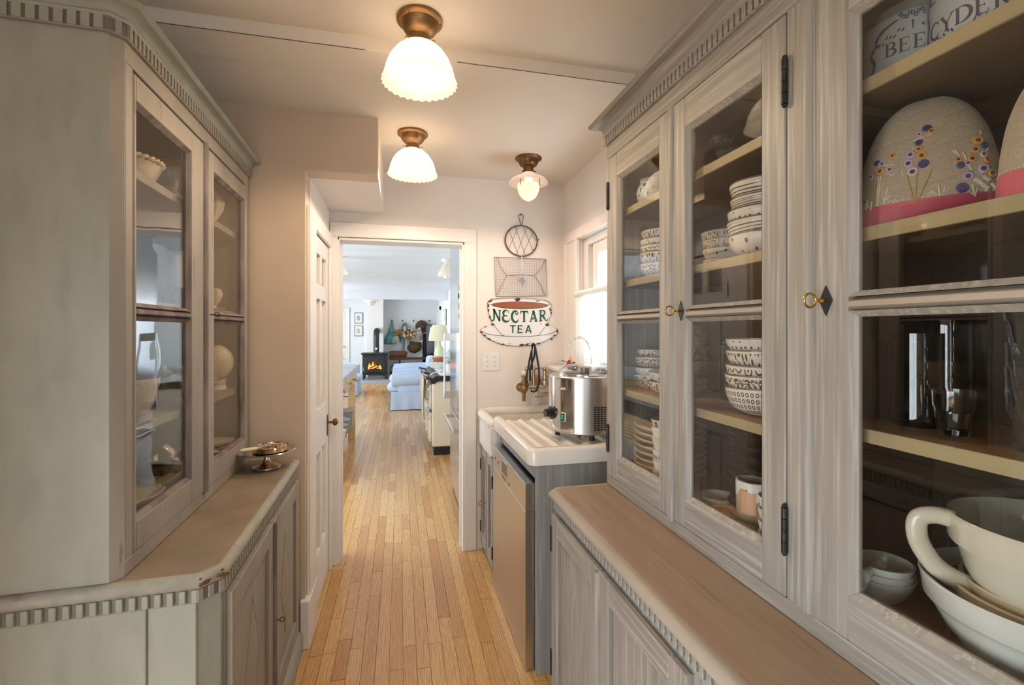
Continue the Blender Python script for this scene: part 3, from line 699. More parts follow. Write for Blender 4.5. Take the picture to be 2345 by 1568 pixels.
    if not near_end_open:
        mb = MB().prism([(pt(-c, y0, 0)[0], pt(-c, y0, 0)[1]), (pt(0, y0+c, 0)[0], pt(0, y0+c, 0)[1]), (pt(0, y0+c+.002, 0)[0], pt(0, y0+c+.002, 0)[1]), (pt(-.03, y0+th+.004, 0)[0], pt(-.03, y0+th+.004, 0)[1]), (pt(-c, y0+.003, 0)[0], pt(-c, y0+.003, 0)[1])], 'z', zb, HT)
        HB(mb).build('chamfer_post', pm['chamf'], hp)
    HB(bx(MB(), -D, -.001, y1-th, y1, zb, HT)).build('side_panel', pm['paint_f'], hp)
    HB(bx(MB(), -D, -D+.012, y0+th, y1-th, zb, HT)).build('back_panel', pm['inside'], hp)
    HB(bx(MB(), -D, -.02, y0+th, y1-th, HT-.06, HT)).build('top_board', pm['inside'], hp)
    HB(bx(MB(), -D, -.02, y0+th, y1-th, zb, zb+.075)).build('bottom_board', pm['shelf_t'], hp)
    # face frame: rails and stiles round the doors
    dz0, dz1 = TZ+.038, pm['door_top']
    HB(bx(MB(), -.02, 0, y0+(c if not near_end_open else 0), y1, zb, dz0-.002, .002)).build('bottom_rail', pm['rail'], hp)
    HB(bx(MB(), -.02, 0, y0+(c if not near_end_open else 0), y1, dz1+.002, HT, .002)).build('top_rail', pm['rail'], hp)
    for (ya, yb) in stiles:
        HB(bx(MB(), -.02, 0, ya, yb, dz0-.002, dz1+.002, .002)).build('stile', pm['paint_f'], hp)
    for (ya, yb) in pm['beads']:
        m_ = (ya+yb)/2; p, q = pt(-.0055, m_, dz0), pt(-.0055, m_, dz1); HB(MB().cyl(p, q, abs(yb-ya)/2, 12)).build('bead', pm['paint_f'], hp, smooth=40)
    # doors
    gz0, gz1 = .965, 1.968
    for bay in bays:
        for i, (ya, yb) in enumerate(bay):
            lead = 'door'
            sa, sb = pm['door_stile']
            if i == 0: s0, s1 = sa, sb
            else: s0, s1 = sb, sa
            A, B = ya+s0, yb-s1
            ck = pm['crack']; dt = dz1-ck
            dr = HB(bx(MB(), -.018, .002, ya+.0015, A, dz0, dt, .002)).build('door', pm['paint_f'], hp)
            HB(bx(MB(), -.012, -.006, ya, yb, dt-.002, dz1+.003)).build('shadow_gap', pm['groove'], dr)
            HB(bx(MB(), -.018, .002, B, yb-.0015, dz0, dt, .002)).build('door_stile', pm['paint_f'], dr)
            HB(bx(MB(), -.018, .002, A, B, gz1, dt, .002)).build('door_rail', pm['rail'], dr)
            HB(bx(MB(), -.018, .002, A, B, dz0, gz0, .002)).build('door_rail', pm['rail'], dr)
            n = MB(); pr_ = [(-.018, 1.454), (-.013, 1.454), (.001, 1.4615), (.001, 1.4705), (-.013, 1.478), (-.018, 1.478)]
            a = [pt(o, A, z) for o, z in pr_]; b = [pt(o, B, z) for o, z in pr_]
            n.add(a+b, [list(range(6))[::-1], list(range(6, 12))]+[(k, (k+1) % 6, 6+(k+1) % 6, 6+k) for k in range(6)])
            HB(n).build('glazing_bar', pm['bead'], dr)
            # bevelled sight edge round the glass
            e = .010
            for (a, b, z0, z1) in ((A, B, gz0, 1.454), (A, B, 1.478, gz1)):
                n = MB(); v = [pt(.001, y, z) for y, z in ((a, z0), (b, z0), (b, z1), (a, z1))] + [pt(-.011, y, z) for y, z in ((a+e, z0+e), (b-e, z0+e), (b-e, z1-e), (a+e, z1-e))]
                v += [pt(-.018, y, z) for y, z in ((a+e, z0+e), (b-e, z0+e), (b-e, z1-e), (a+e, z1-e))]
                n.add(v, [(k, (k+1) % 4, 4+(k+1) % 4, 4+k) for k in range(4)]+[(4+k, 4+(k+1) % 4, 8+(k+1) % 4, 8+k) for k in range(4)])
                HB(n).build('sight_edge', pm['sight'], dr)
                HB(bx(MB(), -.0145, -.012, a+e*.5, b-e*.5, z0+e*.5, z1-e*.5)).build('pane', pm['glass'], dr)
            hy = ya-.001 if i == 0 else yb+.001
            if pm['hinge'] is None: continue
            if len(bay) == 1: hy = ya-.001
            for hz in (1.024, 1.915):
                n = MB()
                for k in range(4): n.cyl(pt(.006, hy, hz-.045+k*.0228), pt(.006, hy, hz-.0235+k*.0228), .0062, 10)
                n.sphere(pt(.006, hy, hz+.048), .005, 8, 6); n.sphere(pt(.006, hy, hz-.047), .005, 8, 6)
                HB(n).build('hinge', pm['hinge'], dr, smooth=40)
        ym = bay[0][1]
        if len(bay) == 2: HB(MB().cyl(pt(-.002, ym+pm['astr_off'], dz0-.004), pt(-.002, ym+pm['astr_off'], dz1), .0140, 14)).build('astragal', pm['astr'], hp, smooth=40)
        ky = ym+pm['key_off'] if len(bay) == 2 else ym-.024
        if pm['plate']:
            a = [(ky, 1.474+.027), (ky+.013, 1.474), (ky, 1.474-.027), (ky-.013, 1.474)]
            n = MB(); v = [pt(.002, y, z) for y, z in a]+[pt(.0045, y, z) for y, z in a]
            n.add(v, [(0,1,2,3), (7,6,5,4), (0,4,5,1), (1,5,6,2), (2,6,7,3), (3,7,4,0)]); HB(n).build('escutcheon', 'black_iron_paint', hp)
        key_at(hp, pt, .004, ky, 1.474, sgn, pm['key'], off=-TZ, k=pm.get('key_k', 1))
    # shelves
    for (ya, yb, zs) in pm['shelves']:
        for z in zs:
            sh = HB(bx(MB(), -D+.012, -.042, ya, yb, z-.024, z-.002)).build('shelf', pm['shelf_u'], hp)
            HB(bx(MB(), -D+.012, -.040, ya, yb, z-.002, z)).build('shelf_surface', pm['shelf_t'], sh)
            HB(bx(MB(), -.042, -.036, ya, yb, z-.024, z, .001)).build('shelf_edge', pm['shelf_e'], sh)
    for (ya, yb) in pm['dividers']:
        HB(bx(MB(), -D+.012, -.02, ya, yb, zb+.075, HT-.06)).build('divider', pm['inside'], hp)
    # cornice
    cp = orient(path([(-D, y0), (-.02, y0), (0, y0+.02), (0, y1), (-D, y1)] if not near_end_open else [(-D, y0), (0, y0), (0, y1), (-D, y1)]))
    ov = pm['over']; z0 = pm['cor_z']; H2 = pm['cor_top']
    prof = [(0, z0+.030), (.010, z0+.030), (.012, z0+.036), (.008, z0+.040), (.012, z0+.046)]
    for k in range(7):
        t = k/6; prof.append((.012+(ov-.022)*(1-math.cos(t*PI/2)), z0+.046+(H2-.018-z0-.046)*math.sin(t*PI/2)))
    prof += [(ov-.006, H2-.018), (ov, H2-.012), (ov, H2-.004), (ov-.004, H2), (0, H2)]
    co = HB(MB().sweep(prof, cp)).build('cornice', pm['cornice'], hp, smooth=40)
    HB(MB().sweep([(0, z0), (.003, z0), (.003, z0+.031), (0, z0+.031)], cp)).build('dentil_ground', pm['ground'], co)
    HB(MB().sweep([(.001, z0-.004), (.008, z0-.004), (.008, z0), (.001, z0)], cp)).build('fillet', pm['paint_f'], co)
    dm = MB().box(-.0045, .0045, -.0062, .0062, -.0155, .0155, .001).mesh('dentil', pm['rail'])
    yy = y0+.03
    while yy < y1-.004:
        p = pt(.0055, yy, z0+.0155-TZ); link('dentil', dm, co, loc=p); yy += .0195
    if not near_end_open:
        dm2 = MB().box(-.0085, .0085, -.0045, .0045, -.0155, .0155, .001).mesh('dentil', pm['paint'])
        o = -.036
        while o > -D+.01:
            link('dentil', dm2, co, loc=pt(o, y0-.0055, z0+.0155-TZ)); o -= .0245
        link('dentil', dm, co, loc=pt(-.0065, y0+.0065, z0+.0155-TZ), rot=(0, 0, -sgn*PI/4))
    HB(MB().prism([(p[0], p[1]) for p in path([(-D, y0), (-.02, y0), (0, y0+.02), (0, y1), (-D, y1)])], 'z', HT, H2-.002)).build('cornice_core', pm['paint'], hp)
    return base, hutch
def key_at(parent, pt, o, y, z, sgn, m, off=0, k=1.0):
    """small key standing out of its lock with a round bow"""
    n = MB(); p0 = Vector(pt(o, y, z+off)); out = Vector((sgn, 0, 0))
    n.cyl(p0, p0+out*.022*k, .0028*k, 10); n.cyl(p0+out*.008*k, p0+out*.011*k, .0052*k, 12)
    c = p0+out*.034*k; n.tube([c+Vector((math.cos(t)*.0125*k, 0, math.sin(t)*.0125*k)) for t in [2*PI*j/20 for j in range(20)]], .0022*k, 8, closed=True)
    n.build('key', m, parent, smooth=50)

pmL = dict(paint='paint_old', paint_f='paint_old_front', rail='paint_old_front', bead='paint_old_edge', sight='paint_old_edge', edge2='paint_old_edge', groove='paint_groove', ground='dentil_ground', edge2b='paint_old_edge', top='top_old', edge='edge_worn',
           chamf='paint_old_front', inside='inside_old', shelf_u='inside_old', shelf_t='inside_old', shelf_e='paint_old_front', glass='pane_old_glass', cornice='paint_old',
           hinge=None, key='iron', key_k=.62, plate=False, crack=.007, astr='paint_old_edge', top_z=.857, lip=.018, lower_out=.190, depth=.34, split=.055, hutch_top=2.13, door_top=2.036,
           door_stile=(.012, .095), astr_off=.012, key_off=.050, key_side=1, shelves=[(1.263, 2.23, (1.83, 1.50, 1.18))], dividers=[], beads=[], over=.042, cor_z=2.088, cor_top=2.165)
ROT = math.radians(1.5)
lbase, lhutch = cabinet(1, -.58, 1.243, 2.25, [[(1.300, 1.735), (1.735, 2.205)]], [(1.266, 1.300), (2.205, 2.25)], (-.70, 1.75, 0), ROT, pmL,
        ('worn grey-green painted base cabinet with chipped brown top, on the left', 'worn grey-green painted glazed hutch on the left'), False)
# bare brown wood where the paint has chipped off the worktop corner
RC = random.Random(4)
for k in range(9):
    t = RC.uniform(-.15, 1.1); x = -.426+.036*t+.012; y = 1.243+.036*t-.012; z = RC.choice((.836, .840, .846, .850))
    o = MB().sphere((0, 0, 0), 1, 10, 6, mod=lambda d: 1+.25*math.sin(d.x*5+k)*math.sin(d.z*4+k)).build('chipped_patch', 'chip_brown', lbase, loc=(x+.70+(.0025 if z < .845 else -.002), y-1.75-(.0025 if z < .845 else -.002), z), rot=(0, 0, -PI/4+PI/2))
    o.scale = (RC.uniform(.004, .010), .0028, RC.uniform(.003, .005))
pmR = dict(paint='paint_limed', paint_f='paint_limed', rail='paint_limed_across', bead='lip_limed', sight='paint_limed', edge2='paint_limed', groove='paint_groove', ground='dentil_ground_limed', edge2b='paint_end_panel', top='top_limed', edge='lip_limed',
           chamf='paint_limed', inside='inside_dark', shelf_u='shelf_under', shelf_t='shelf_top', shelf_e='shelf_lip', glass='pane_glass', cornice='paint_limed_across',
           hinge='iron', key='brass', plate=True, crack=.002, astr='paint_limed', top_z=.85, lip=.027, lower_out=.205, depth=.325, split=0, hutch_top=2.155, door_top=2.054,
           door_stile=(.065, .065), astr_off=.0, key_off=-.048, key_side=-1,
           shelves=[(.76, 1.60, (1.857, 1.60, 1.21)), (-.09, .735, (1.857, 1.60, 1.25))], dividers=[(.735, .76)], beads=[(.722, .748)], over=.052, cor_z=2.112, cor_top=2.20)
# right hand doors are listed from far to near inside a bay so that hinges sit outside
def right_cabinet():
    bays = [[(.784, 1.190), (1.190, 1.600)], [(-.10, .305)], [(.305, .716)]]
    return cabinet(-1, .749, -.13, 1.622, bays, [(1.600, 1.622), (.716, .784), (-.13, -.10)], (.90, .75, 0), 0, pmR,
                   ('limed grey oak base cabinet with pale brown top, on the right', 'limed grey oak glazed hutch full of crockery, on the right'), True)
right_cabinet()
# ------------------------------------------------------------------ ceiling lamps
def scallop(nf, amp):
    def mod(t, i, r, z):
        return r*(1+amp*math.cos(nf*t)), z
    return mod
def lamp_lights(parent, power, glow, col, z1, z2):
    """the bulb: its glow inside the shade and the light it throws out of the open mouth"""
    l = bpy.data.lights.new('bulb_glow', 'POINT'); l.energy = glow; l.color = (1.0, .84, .64); l.shadow_soft_size = .025
    o = bpy.data.objects.new('bulb_glow', l); COL.objects.link(o); o.parent = parent; o.location = (0, 0, z1)
    l = bpy.data.lights.new('bulb_throw', 'SPOT'); l.energy = power; l.color = col; l.shadow_soft_size = .02
    l.spot_size = math.radians(172); l.spot_blend = .35
    o = bpy.data.objects.new('bulb_throw', l); COL.objects.link(o); o.parent = parent; o.location = (0, 0, z2)
def dome_lamp(loc, label, power, col):
    L_ = thing('ceiling_lamp', label, 'lamp', loc, group=None)
    MB().lathe([(0, 0), (.073, 0), (.0745, -.004), (.0745, -.010), (.069, -.014), (.062, -.016), (.059, -.026), (.051, -.040), (.040, -.049), (.034, -.052), (.030, -.058), (0, -.058)], 40).build('canopy', 'brass_dull', L_, smooth=35)
    for a in (-2.2, -.4, 1.6): MB().sphere((.066*math.cos(a), .066*math.sin(a), -.014), .005, 10, 8).build('screw', 'brass', L_, smooth=60)
    MB().lathe([(.030, -.056), (.033, -.060), (.033, -.068), (.036, -.074), (.038, -.088), (.034, -.090), (0, -.090)], 32).build('gallery', 'brass_dull', L_, smooth=35)
    for a in (-2.6, -.5, 1.5): MB().cyl((.034*math.cos(a), .034*math.sin(a), -.08), (.05*math.cos(a), .05*math.sin(a), -.08), .0028, 8).sphere((.05*math.cos(a), .05*math.sin(a), -.08), .0048, 8, 6).build('thumb_screw', 'brass', L_, smooth=50)
    # fluted bell of opal glass with a scalloped rim
    pr = [(.030, -.078), (.040, -.084), (.060, -.095), (.080, -.113), (.096, -.136), (.106, -.160), (.112, -.182), (.1155, -.196), (.1205, -.206), (.122, -.210)]
    n = len(pr)
    def mod(t, i, r, z):
        k = min(1, max(0, (i-1)/4)); a = .013*k
        lip = 1 if i >= n-2 else 0
        return r*(1+a*math.cos(30*t)*(.55+.45*math.cos(6*t)) + lip*.005*math.cos(30*t)), z - lip*.0018*math.cos(30*t)
    MB().lathe(pr, 240, mod=mod).build('shade', 'opal_shade', L_, smooth=60)
    MB().lathe([(0, -.088), (.011, -.088), (.012, -.096), (.017, -.106), (.018, -.116), (.011, -.124), (0, -.127)], 20).build('bulb', 'bulb', L_, smooth=60)
    lamp_lights(L_, power, 1.15, col, -.158, -.205)
    return L_
WARM = (1.0, .76, .49)
dome_lamp((.062, 1.575, 2.445), 'larger-looking fluted opal bell ceiling lamp nearest the camera, before the beam', 15, WARM)
dome_lamp((.060, 2.405, 2.41), 'fluted opal bell ceiling lamp behind the beam, nearer the doorway', 11.5, (1.0, .75, .58))
L3 = thing('ceiling_lamp', 'small ceiling lamp with flat opal disc and acorn glass above the sink', 'lamp', (.715, 2.60, 2.41))
MB().lathe([(0, 0), (.076, 0), (.077, -.006), (.070, -.012), (.060, -.016), (.055, -.030), (.047, -.044), (.036, -.050), (.030, -.052), (.028, -.075), (.036, -.078), (.036, -.086), (0, -.086)], 40).build('canopy', 'brass_dark', L3, smooth=35)
MB().sphere((.055, -.030, -.022), .005, 10, 8).build('screw', 'brass', L3, smooth=60)
for a in (-2.6, -.5, 1.5): MB().cyl((.03*math.cos(a), .03*math.sin(a), -.08), (.046*math.cos(a), .046*math.sin(a), -.08), .0025, 8).build('thumb_screw', 'brass_dark', L3)
MB().lathe([(.028, -.080), (.036, -.088), (.040, -.098), (.070, -.108), (.098, -.122), (.110, -.138), (.112, -.146)], 64).build('disc_shade', 'opal_pink', L3, smooth=60)
def fl(t, i, r, z): return r*(1+.02*math.cos(20*t)), z
MB().lathe([(.062, -.150), (.0625, -.165), (.060, -.185), (.052, -.208), (.038, -.228), (.020, -.240), (.006, -.246), (.0, -.250)], 120, mod=fl).build('acorn_glass', 'opal_pink', L3, smooth=60)
for a in (-2.55, -.65, 1.4):
    MB().tube([(.066*math.cos(a), .066*math.sin(a), -.108), (.068*math.cos(a), .068*math.sin(a), -.158), (.072*math.cos(a), .072*math.sin(a), -.162), (.066*math.cos(a), .066*math.sin(a), -.166)], .0018, 6).build('hook', 'iron', L3)
MB().lathe([(0, -.086), (.015, -.086), (.020, -.11), (.024, -.13), (.018, -.15), (0, -.157)], 20).build('bulb', 'bulb', L3, smooth=60)
lamp_lights(L3, 3.0, .13, (1, .62, .47), -.172, -.252)

# ------------------------------------------------------------------ sink run
sb = thing('sink_cabinet', 'narrow grey painted cabinet under the sink with key in its door', 'cabinet', (.80, 2.81, 0))
def SB(mb):
    for i, v in enumerate(mb.v): mb.v[i] = (v[0]-.80, v[1]-2.81, v[2])
    return mb
SB(MB().box(.535, 1.06, 2.605, 3.02, 0, .705)).build('carcass', 'paint_limed', sb)
for i, (a, b) in enumerate(((2.800, 3.005), (2.612, 2.796))):
    dr = SB(MB().box(.520, .535, a, b, .06, .69)).build('door', 'paint_limed', sb)
    for (ya, yb, za, zb) in ((a, a+.045, .06, .69), (b-.045, b, .06, .69), (a+.045, b-.045, .06, .13), (a+.045, b-.045, .63, .69)):
        SB(MB().box(.507, .520, ya, yb, za, zb, .002)).build('frame_rail', 'paint_limed', dr)
    SB(MB().box(.5175, .520, a+.045, b-.045, .13, .63)).build('panel', 'paint_limed', dr)
    m = (a+b)/2; z = [(m, .60), (m-.035, .38), (m, .16), (m+.035, .38)]; n = MB()
    for k in range(4): n.tube([(.5165, z[k][0], z[k][1]), (.5165, z[(k+1) % 4][0], z[(k+1) % 4][1])], .002, 6)
    SB(n).build('lozenge_line', 'paint_groove', dr)
    for hz in (.16, .56): SB(MB().cyl((.506, b-.002 if i == 0 else a+.002, hz-.035), (.506, b-.002 if i == 0 else a+.002, hz+.035), .005, 8)).build('hinge', 'iron', dr)
SB(MB().cyl((.508, 2.798, .07), (.508, 2.798, .685), .008, 10)).build('astragal', 'paint_limed', sb)
key_at(sb, lambda o, y, z: (.507-.80-o, y-2.81, z), 0, 2.822, .37, -1, 'brass_dull')

# farmhouse sink
sk = thing('farmhouse_sink', 'deep white porcelain farmhouse sink against the end wall', 'sink', (.80, 2.80, .705))
def SK(mb):
    for i, v in enumerate(mb.v): mb.v[i] = (v[0]-.80, v[1]-2.80, v[2]-.705)
    return mb
n = MB(); X0, X1, Y0, Y1, Zb, Zt = .478, 1.075, 2.602, 3.025, .706, .895
n.box(X0+.012, X0+.06, Y0, Y1, Zb, Zt-.02, .006).box(X1-.05, X1, Y0, Y1, Zb, Zt-.02).box(X0+.06, X1-.05, Y0, Y0+.05, Zb, Zt-.03).box(X0+.06, X1-.05, Y1-.05, Y1, Zb, Zt-.02).box(X0+.06, X1-.05, Y0+.05, Y1-.05, Zb, Zb+.03)
SK(n).build('basin', 'porcelain', sk)
n = MB()
def roll(pts, r): return n.tube(smoothpath(pts, 6), r, 14)
roll([(X0+.03, Y0+.02, Zt-.005), (X0+.03, Y1-.1, Zt-.005), (X0+.034, Y1-.05, Zt-.004), (X0+.06, Y1-.024, Zt-.002), (X0+.12, Y1-.02, Zt), (.80, Y1-.02, Zt), (X1-.03, Y1-.02, Zt+.01)], .030)
n.sphere((X0+.034, Y1-.04, Zt-.004), .031, 14, 10); n.sphere((X0+.03, Y0+.022, Zt-.007), .0295, 16, 10, (1, .7, 1))
SK(n).build('rolled_rim', 'porcelain', sk, smooth=60)
# curved splashback rising at the wall corner
pts = [(.70, .895), (.80, .898), (.90, .905), (.96, .93), (.985, .975), (.995, 1.03), (1.0, 1.10), (1.078, 1.10), (1.078, .86), (.70, .86)]
SK(MB().prism(pts, 'y', 2.995, 3.026)).build('splashback', 'porcelain_inside', sk)
SK(MB().box(1.05, 1.079, 2.602, 3.0, .86, 1.10, .008)).build('splashback', 'porcelain_inside', sk)

# dishwasher, end panel and the rail above
dw = thing('dishwasher', 'stainless steel dishwasher with control strip between end panel and sink', 'dishwasher', (.78, 2.235, 0))
def DW(mb):
    for i, v in enumerate(mb.v): mb.v[i] = (v[0]-.78, v[1]-2.235, v[2])
    return mb
DW(MB().box(.552, 1.05, 1.90, 2.59, .0, .78)).build('tub', 'steel_dark', dw)
DW(MB().box(.506, .548, 1.888, 2.588, .005, .665, .001)).build('door', 'steel', dw)
cp = DW(MB().box(.506, .548, 1.885, 2.588, .667, .782, .001)).build('control_panel', 'steel', dw)
DW(MB().box(.507, .549, 1.884, 2.587, .782, .7835)).build('top_edge', 'steel_top', dw)  # bluish tint puts a cool reflection into the colour of the top face
DW(MB().box(.5045, .5065, 2.235, 2.355, .700, .765, .001)).build('grip_frame', 'steel', cp)
DW(MB().box(.5035, .5055, 2.245, 2.345, .704, .760)).build('grip_recess', 'steel_dark', cp)
DW(MB().box(.5048, .5062, 2.235, 2.345, .672, .696)).build('display', 'magnet_tan', cp)
for y, z in ((2.52, .722), (2.44, .722), (2.335, .683), (2.31, .680), (2.285, .677), (2.19, .683)):
    DW(MB().cyl((.507, y, z), (.5035, y, z), .0085, 12)).build('button', 'steel_dark', cp)
DW(MB().box(.570, .575, 1.90, 2.58, .0, .05)).build('kick_plate', 'steel_dark', dw)
ep = tag(MB().box(-.264, .27, -.009, .009, 0, .862, .002).build('end_panel', 'paint_end_panel', loc=(.808, 1.868, 0)), 'dark grey limed oak end panel standing beside the dishwasher', 'panel')
rl = tag(MB().box(.548-.8, .60-.8, 1.880-2.24, 2.600-2.24, .0, .062, .002).build('filler_rail', 'paint_end_panel', loc=(.8, 2.24, .800)), 'grey painted filler rail between dishwasher and draining board', 'rail')

# draining board: raised rim, ridges running to the sink
db = thing('draining_board', 'thick white porcelain draining board with long ridges', 'draining board', (.80, 2.235, .866))
XA, XB, YA, YB = .513, 1.050, 1.845, 2.60
def hgt(x, y):
    ex = min(x-XA, XB-x); ey = y-YA; e = min(ex, ey, .2)
    rim = .935
    tx = x-XA
    inner = .917 - .010*(y-YA)/(YB-YA) + .009*max(0, math.cos(2*PI*(tx-.085)/.070))
    t = min(1, max(0, (e-.035)/.022)); t = t*t*(3-2*t)
    z = rim*(1-t)+inner*t
    q = min(1, e/.016); return z - .016*(1-math.sqrt(max(0, 1-(1-q)**2)))
xs = [XA+(XB-XA)*k/110 for k in range(111)]; xs = sorted(set([XA, XA+.002, XA+.005, XA+.009]+xs+[XB-.005, XB-.002]))
ys = sorted(set([YA, YA+.002, YA+.005, YA+.009, YA+.014]+[YA+(YB-YA)*k/44 for k in range(45)]))
n = MB(); nx = len(xs); v = []
for y in ys:
    for x in xs:
        ax, ay = XA+.035-x, YA+.035-y; px, py = x, y
        if ax > 0 and ay > 0:   # rounded plan corner
            m_ = max(ax, ay); q_ = m_/math.hypot(ax, ay); px, py = XA+.035-ax*q_, YA+.035-ay*q_
        v.append((px-.80, py-2.235, hgt(x, y)-.866))
f = [(j*nx+i, j*nx+i+1, (j+1)*nx+i+1, (j+1)*nx+i) for j in range(len(ys)-1) for i in range(nx-1)]
b0 = len(v)
ring = [i for i in range(nx)] + [j*nx+nx-1 for j in range(1, len(ys))] + [(len(ys)-1)*nx+i for i in range(nx-2, -1, -1)] + [j*nx for j in range(len(ys)-2, 0, -1)]
for q in ring: v.append((v[q][0], v[q][1], 0.0))
m = len(ring)
for k in range(m): f.append((ring[k], ring[(k+1) % m], b0+(k+1) % m, b0+k))
f.append([b0+k for k in range(m)])
n.add(v, f); n.build('ridged_tray', 'porcelain', db, smooth=50)

# ice cream maker
ic = thing('ice_cream_maker', 'round stainless steel ice cream maker with clear domed lid on the draining board', 'appliance', (.855, 2.10, .926))
r = .168
MB().lathe([(0, .030), (r-.004, .030), (r, .034), (r, .282), (r-.003, .286), (.125, .288), (0, .288)], 72).build('drum', 'steel', ic, smooth=30)
for a in (-1.7, -.2, 1.4, 3.0): MB().cyl((.13*math.cos(a), .13*math.sin(a), 0), (.13*math.cos(a), .13*math.sin(a), .031), .012, 14).build('foot', 'black_rubber', ic)
a0, a1 = math.radians(166), math.radians(232)
MB().lathe([(r+.0025, .040), (r+.0025, .276)], 16, arc=(a0, a1)).build('control_panel', 'chrome', ic, smooth=40)
MB().cyl(((r+.003)*math.cos(a1), (r+.003)*math.sin(a1), .038), ((r+.003)*math.cos(a1), (r+.003)*math.sin(a1), .278), .0015, 6).build('seam', 'chrome', ic)
def on(a, z, d=0): a = math.radians(a); return ((r+d)*math.cos(a), (r+d)*math.sin(a), z)
MB().cyl(on(188, .115), on(188, .115, .012), .030, 24).build('knob_base', 'black_rubber', ic)
MB().cyl(on(188, .115, .010), on(188, .115, .040), .020, 20, r2=.018).build('knob', 'black_rubber', ic, smooth=40)
sw = MB().box(-.002, .006, -.013, .013, -.020, .020, .002).build('switch_frame', 'white_plastic', ic, loc=on(214, .105), rot=(0, 0, math.radians(214)))
MB().box(.006, .009, -.010, .010, -.017, .017).build('switch_bezel', 'black_rubber', sw)
MB().box(.009, .012, -.007, .007, -.012, .012, .002).build('switch_light', 'green_light', sw)
# vent holes
vent = MB().box(-.0008, .0008, -.0055, .0055, -.003, .003).mesh('vent_slot', 'black_rubber')
for i in range(6):
    for j in range(11):
        link('vent_slot', vent, ic, loc=on(264+i*5.2, .055+j*.0098, .0003), rot=(0, 0, math.radians(264+i*5.2)))
MB().tube([on(196, .236, .004), on(200, .235, .020), on(214, .233, .020), on(219, .232, .004)], .0028, 8).build('wire_handle', 'chrome', ic, smooth=60)
MB().lathe([(.123, .289), (.124, .291), (.121, .304), (.108, .320), (.085, .331), (.05, .337), (0, .339), (0, .336), (.05, .334), (.084, .328), (.105, .318), (.117, .303), (.119, .291)], 56).build('dome_lid', 'thin_clear', ic, smooth=60)
MB().lathe([(.128, .288), (.128, .292), (.122, .292), (.122, .288)], 48).build('lid_rim', 'chrome', ic)
MB().lathe([(0, .288), (.022, .288), (.022, .318), (0, .320)], 24).build('paddle_hub', 'steel_dark', ic, smooth=40)
MB().box(-.10, .10, -.006, .006, .290, .297, .002).build('paddle', 'steel', ic)

# wall taps with rubber hoses
tp = thing('brass_tap', 'old brass wall tap with black rubber hoses above the sink', 'tap', (.84, 3.0, 1.0))
def TP(mb):
    for i, v in enumerate(mb.v): mb.v[i] = (v[0]-.84, v[1]-3.0, v[2]-1.0)
    return mb
n = MB()   # body: two valves joined by a bridge
TP(n.cyl((.775, 2.93, 1.055), (.905, 2.93, 1.055), .013, 14).cyl((.84, 2.93, 1.055), (.84, 2.93, 1.17), .010, 12)).build('bridge', 'brass_tap', tp, smooth=40)
for x, mm in ((.775, 'brass_dull'), (.915, 'brass_tap')):
    z = 1.045 if x < .8 else 1.075
    TP(MB().sphere((x, 2.93, z), .026, 16, 12, (1, 1, 1.1)).cyl((x, 2.93, z+.02), (x, 2.93, z+.075), .012, 12).cyl((x, 2.93, z+.040), (x, 2.93, z+.050), .020, 14).cyl((x, 2.93, z+.075), (x, 2.93, z+.085), .017, 14)).build('valve', mm, tp, smooth=40)
    TP(MB().cyl((x, 2.93, z), (x, 3.03, z), .014, 12).cyl((x, 3.02, z), (x, 3.029, z), .028, 18)).build('wall_flange', 'brass_tap', tp, smooth=40)
TP(MB().sphere((.772, 2.93, 1.145), .018, 14, 10, (1, 1, 1.1))).build('knob', 'white_glaze', tp, smooth=60)
TP(MB().sphere((.915, 2.93, 1.172), .013, 14, 10)).build('knob', 'brass_tap', tp, smooth=60)
TP(MB().cyl((.775, 2.93, 1.03), (.775, 2.93, .965), .013, 12, r2=.010)).build('spout', 'brass_dull', tp, smooth=40)
TP(MB().cyl((.84, 2.93, 1.05), (.90, 2.93, 1.000), .009, 10).cyl((.875, 2.93, 1.0), (.965, 2.93, 1.01), .013, 12).box(.855, .900, 2.915, 2.945, .982, .996, .003)).build('side_spout', 'brass_tap', tp, smooth=40)
TP(MB().tube(smoothpath([(.858, 2.93, .985), (.855, 2.93, .955), (.862, 2.93, .942), (.871, 2.93, .955), (.872, 2.93, .975)]), .003, 8)).build('lever', 'chrome', tp, smooth=60)
TP(MB().cyl((.790, 2.93, 1.172), (.900, 2.93, 1.176), .007, 10).sphere((.792, 2.93, 1.172), .012, 10, 8).sphere((.842, 2.93, 1.174), .014, 12, 8)).build('cross_handle', 'brass_tap', tp, smooth=40)
TP(MB().tube(smoothpath([(.786, 2.93, 1.06), (.800, 2.93, 1.06), (.815, 2.93, 1.075), (.818, 2.93, 1.095)]), .008, 10)).build('elbow', 'brass_tap', tp, smooth=60)
TP(MB().tube(smoothpath([(.818, 2.93, 1.09), (.815, 2.925, 1.16), (.822, 2.92, 1.20), (.840, 2.92, 1.25), (.848, 2.925, 1.32), (.838, 2.93, 1.33), (.826, 2.93, 1.29), (.806, 2.925, 1.20), (.792, 2.92, 1.12), (.797, 2.91, 1.06)]), .0065, 10)).build('hose', 'black_rubber', tp, smooth=60)
TP(MB().tube(smoothpath([(.830, 2.925, 1.17), (.826, 2.925, 1.25), (.829, 2.925, 1.325), (.842, 2.915, 1.33), (.852, 2.905, 1.27), (.866, 2.90, 1.18), (.868, 2.90, 1.10), (.856, 2.90, 1.045), (.838, 2.905, 1.028), (.815, 2.91, 1.035)]), .0065, 10)).build('hose', 'black_rubber', tp, smooth=60)
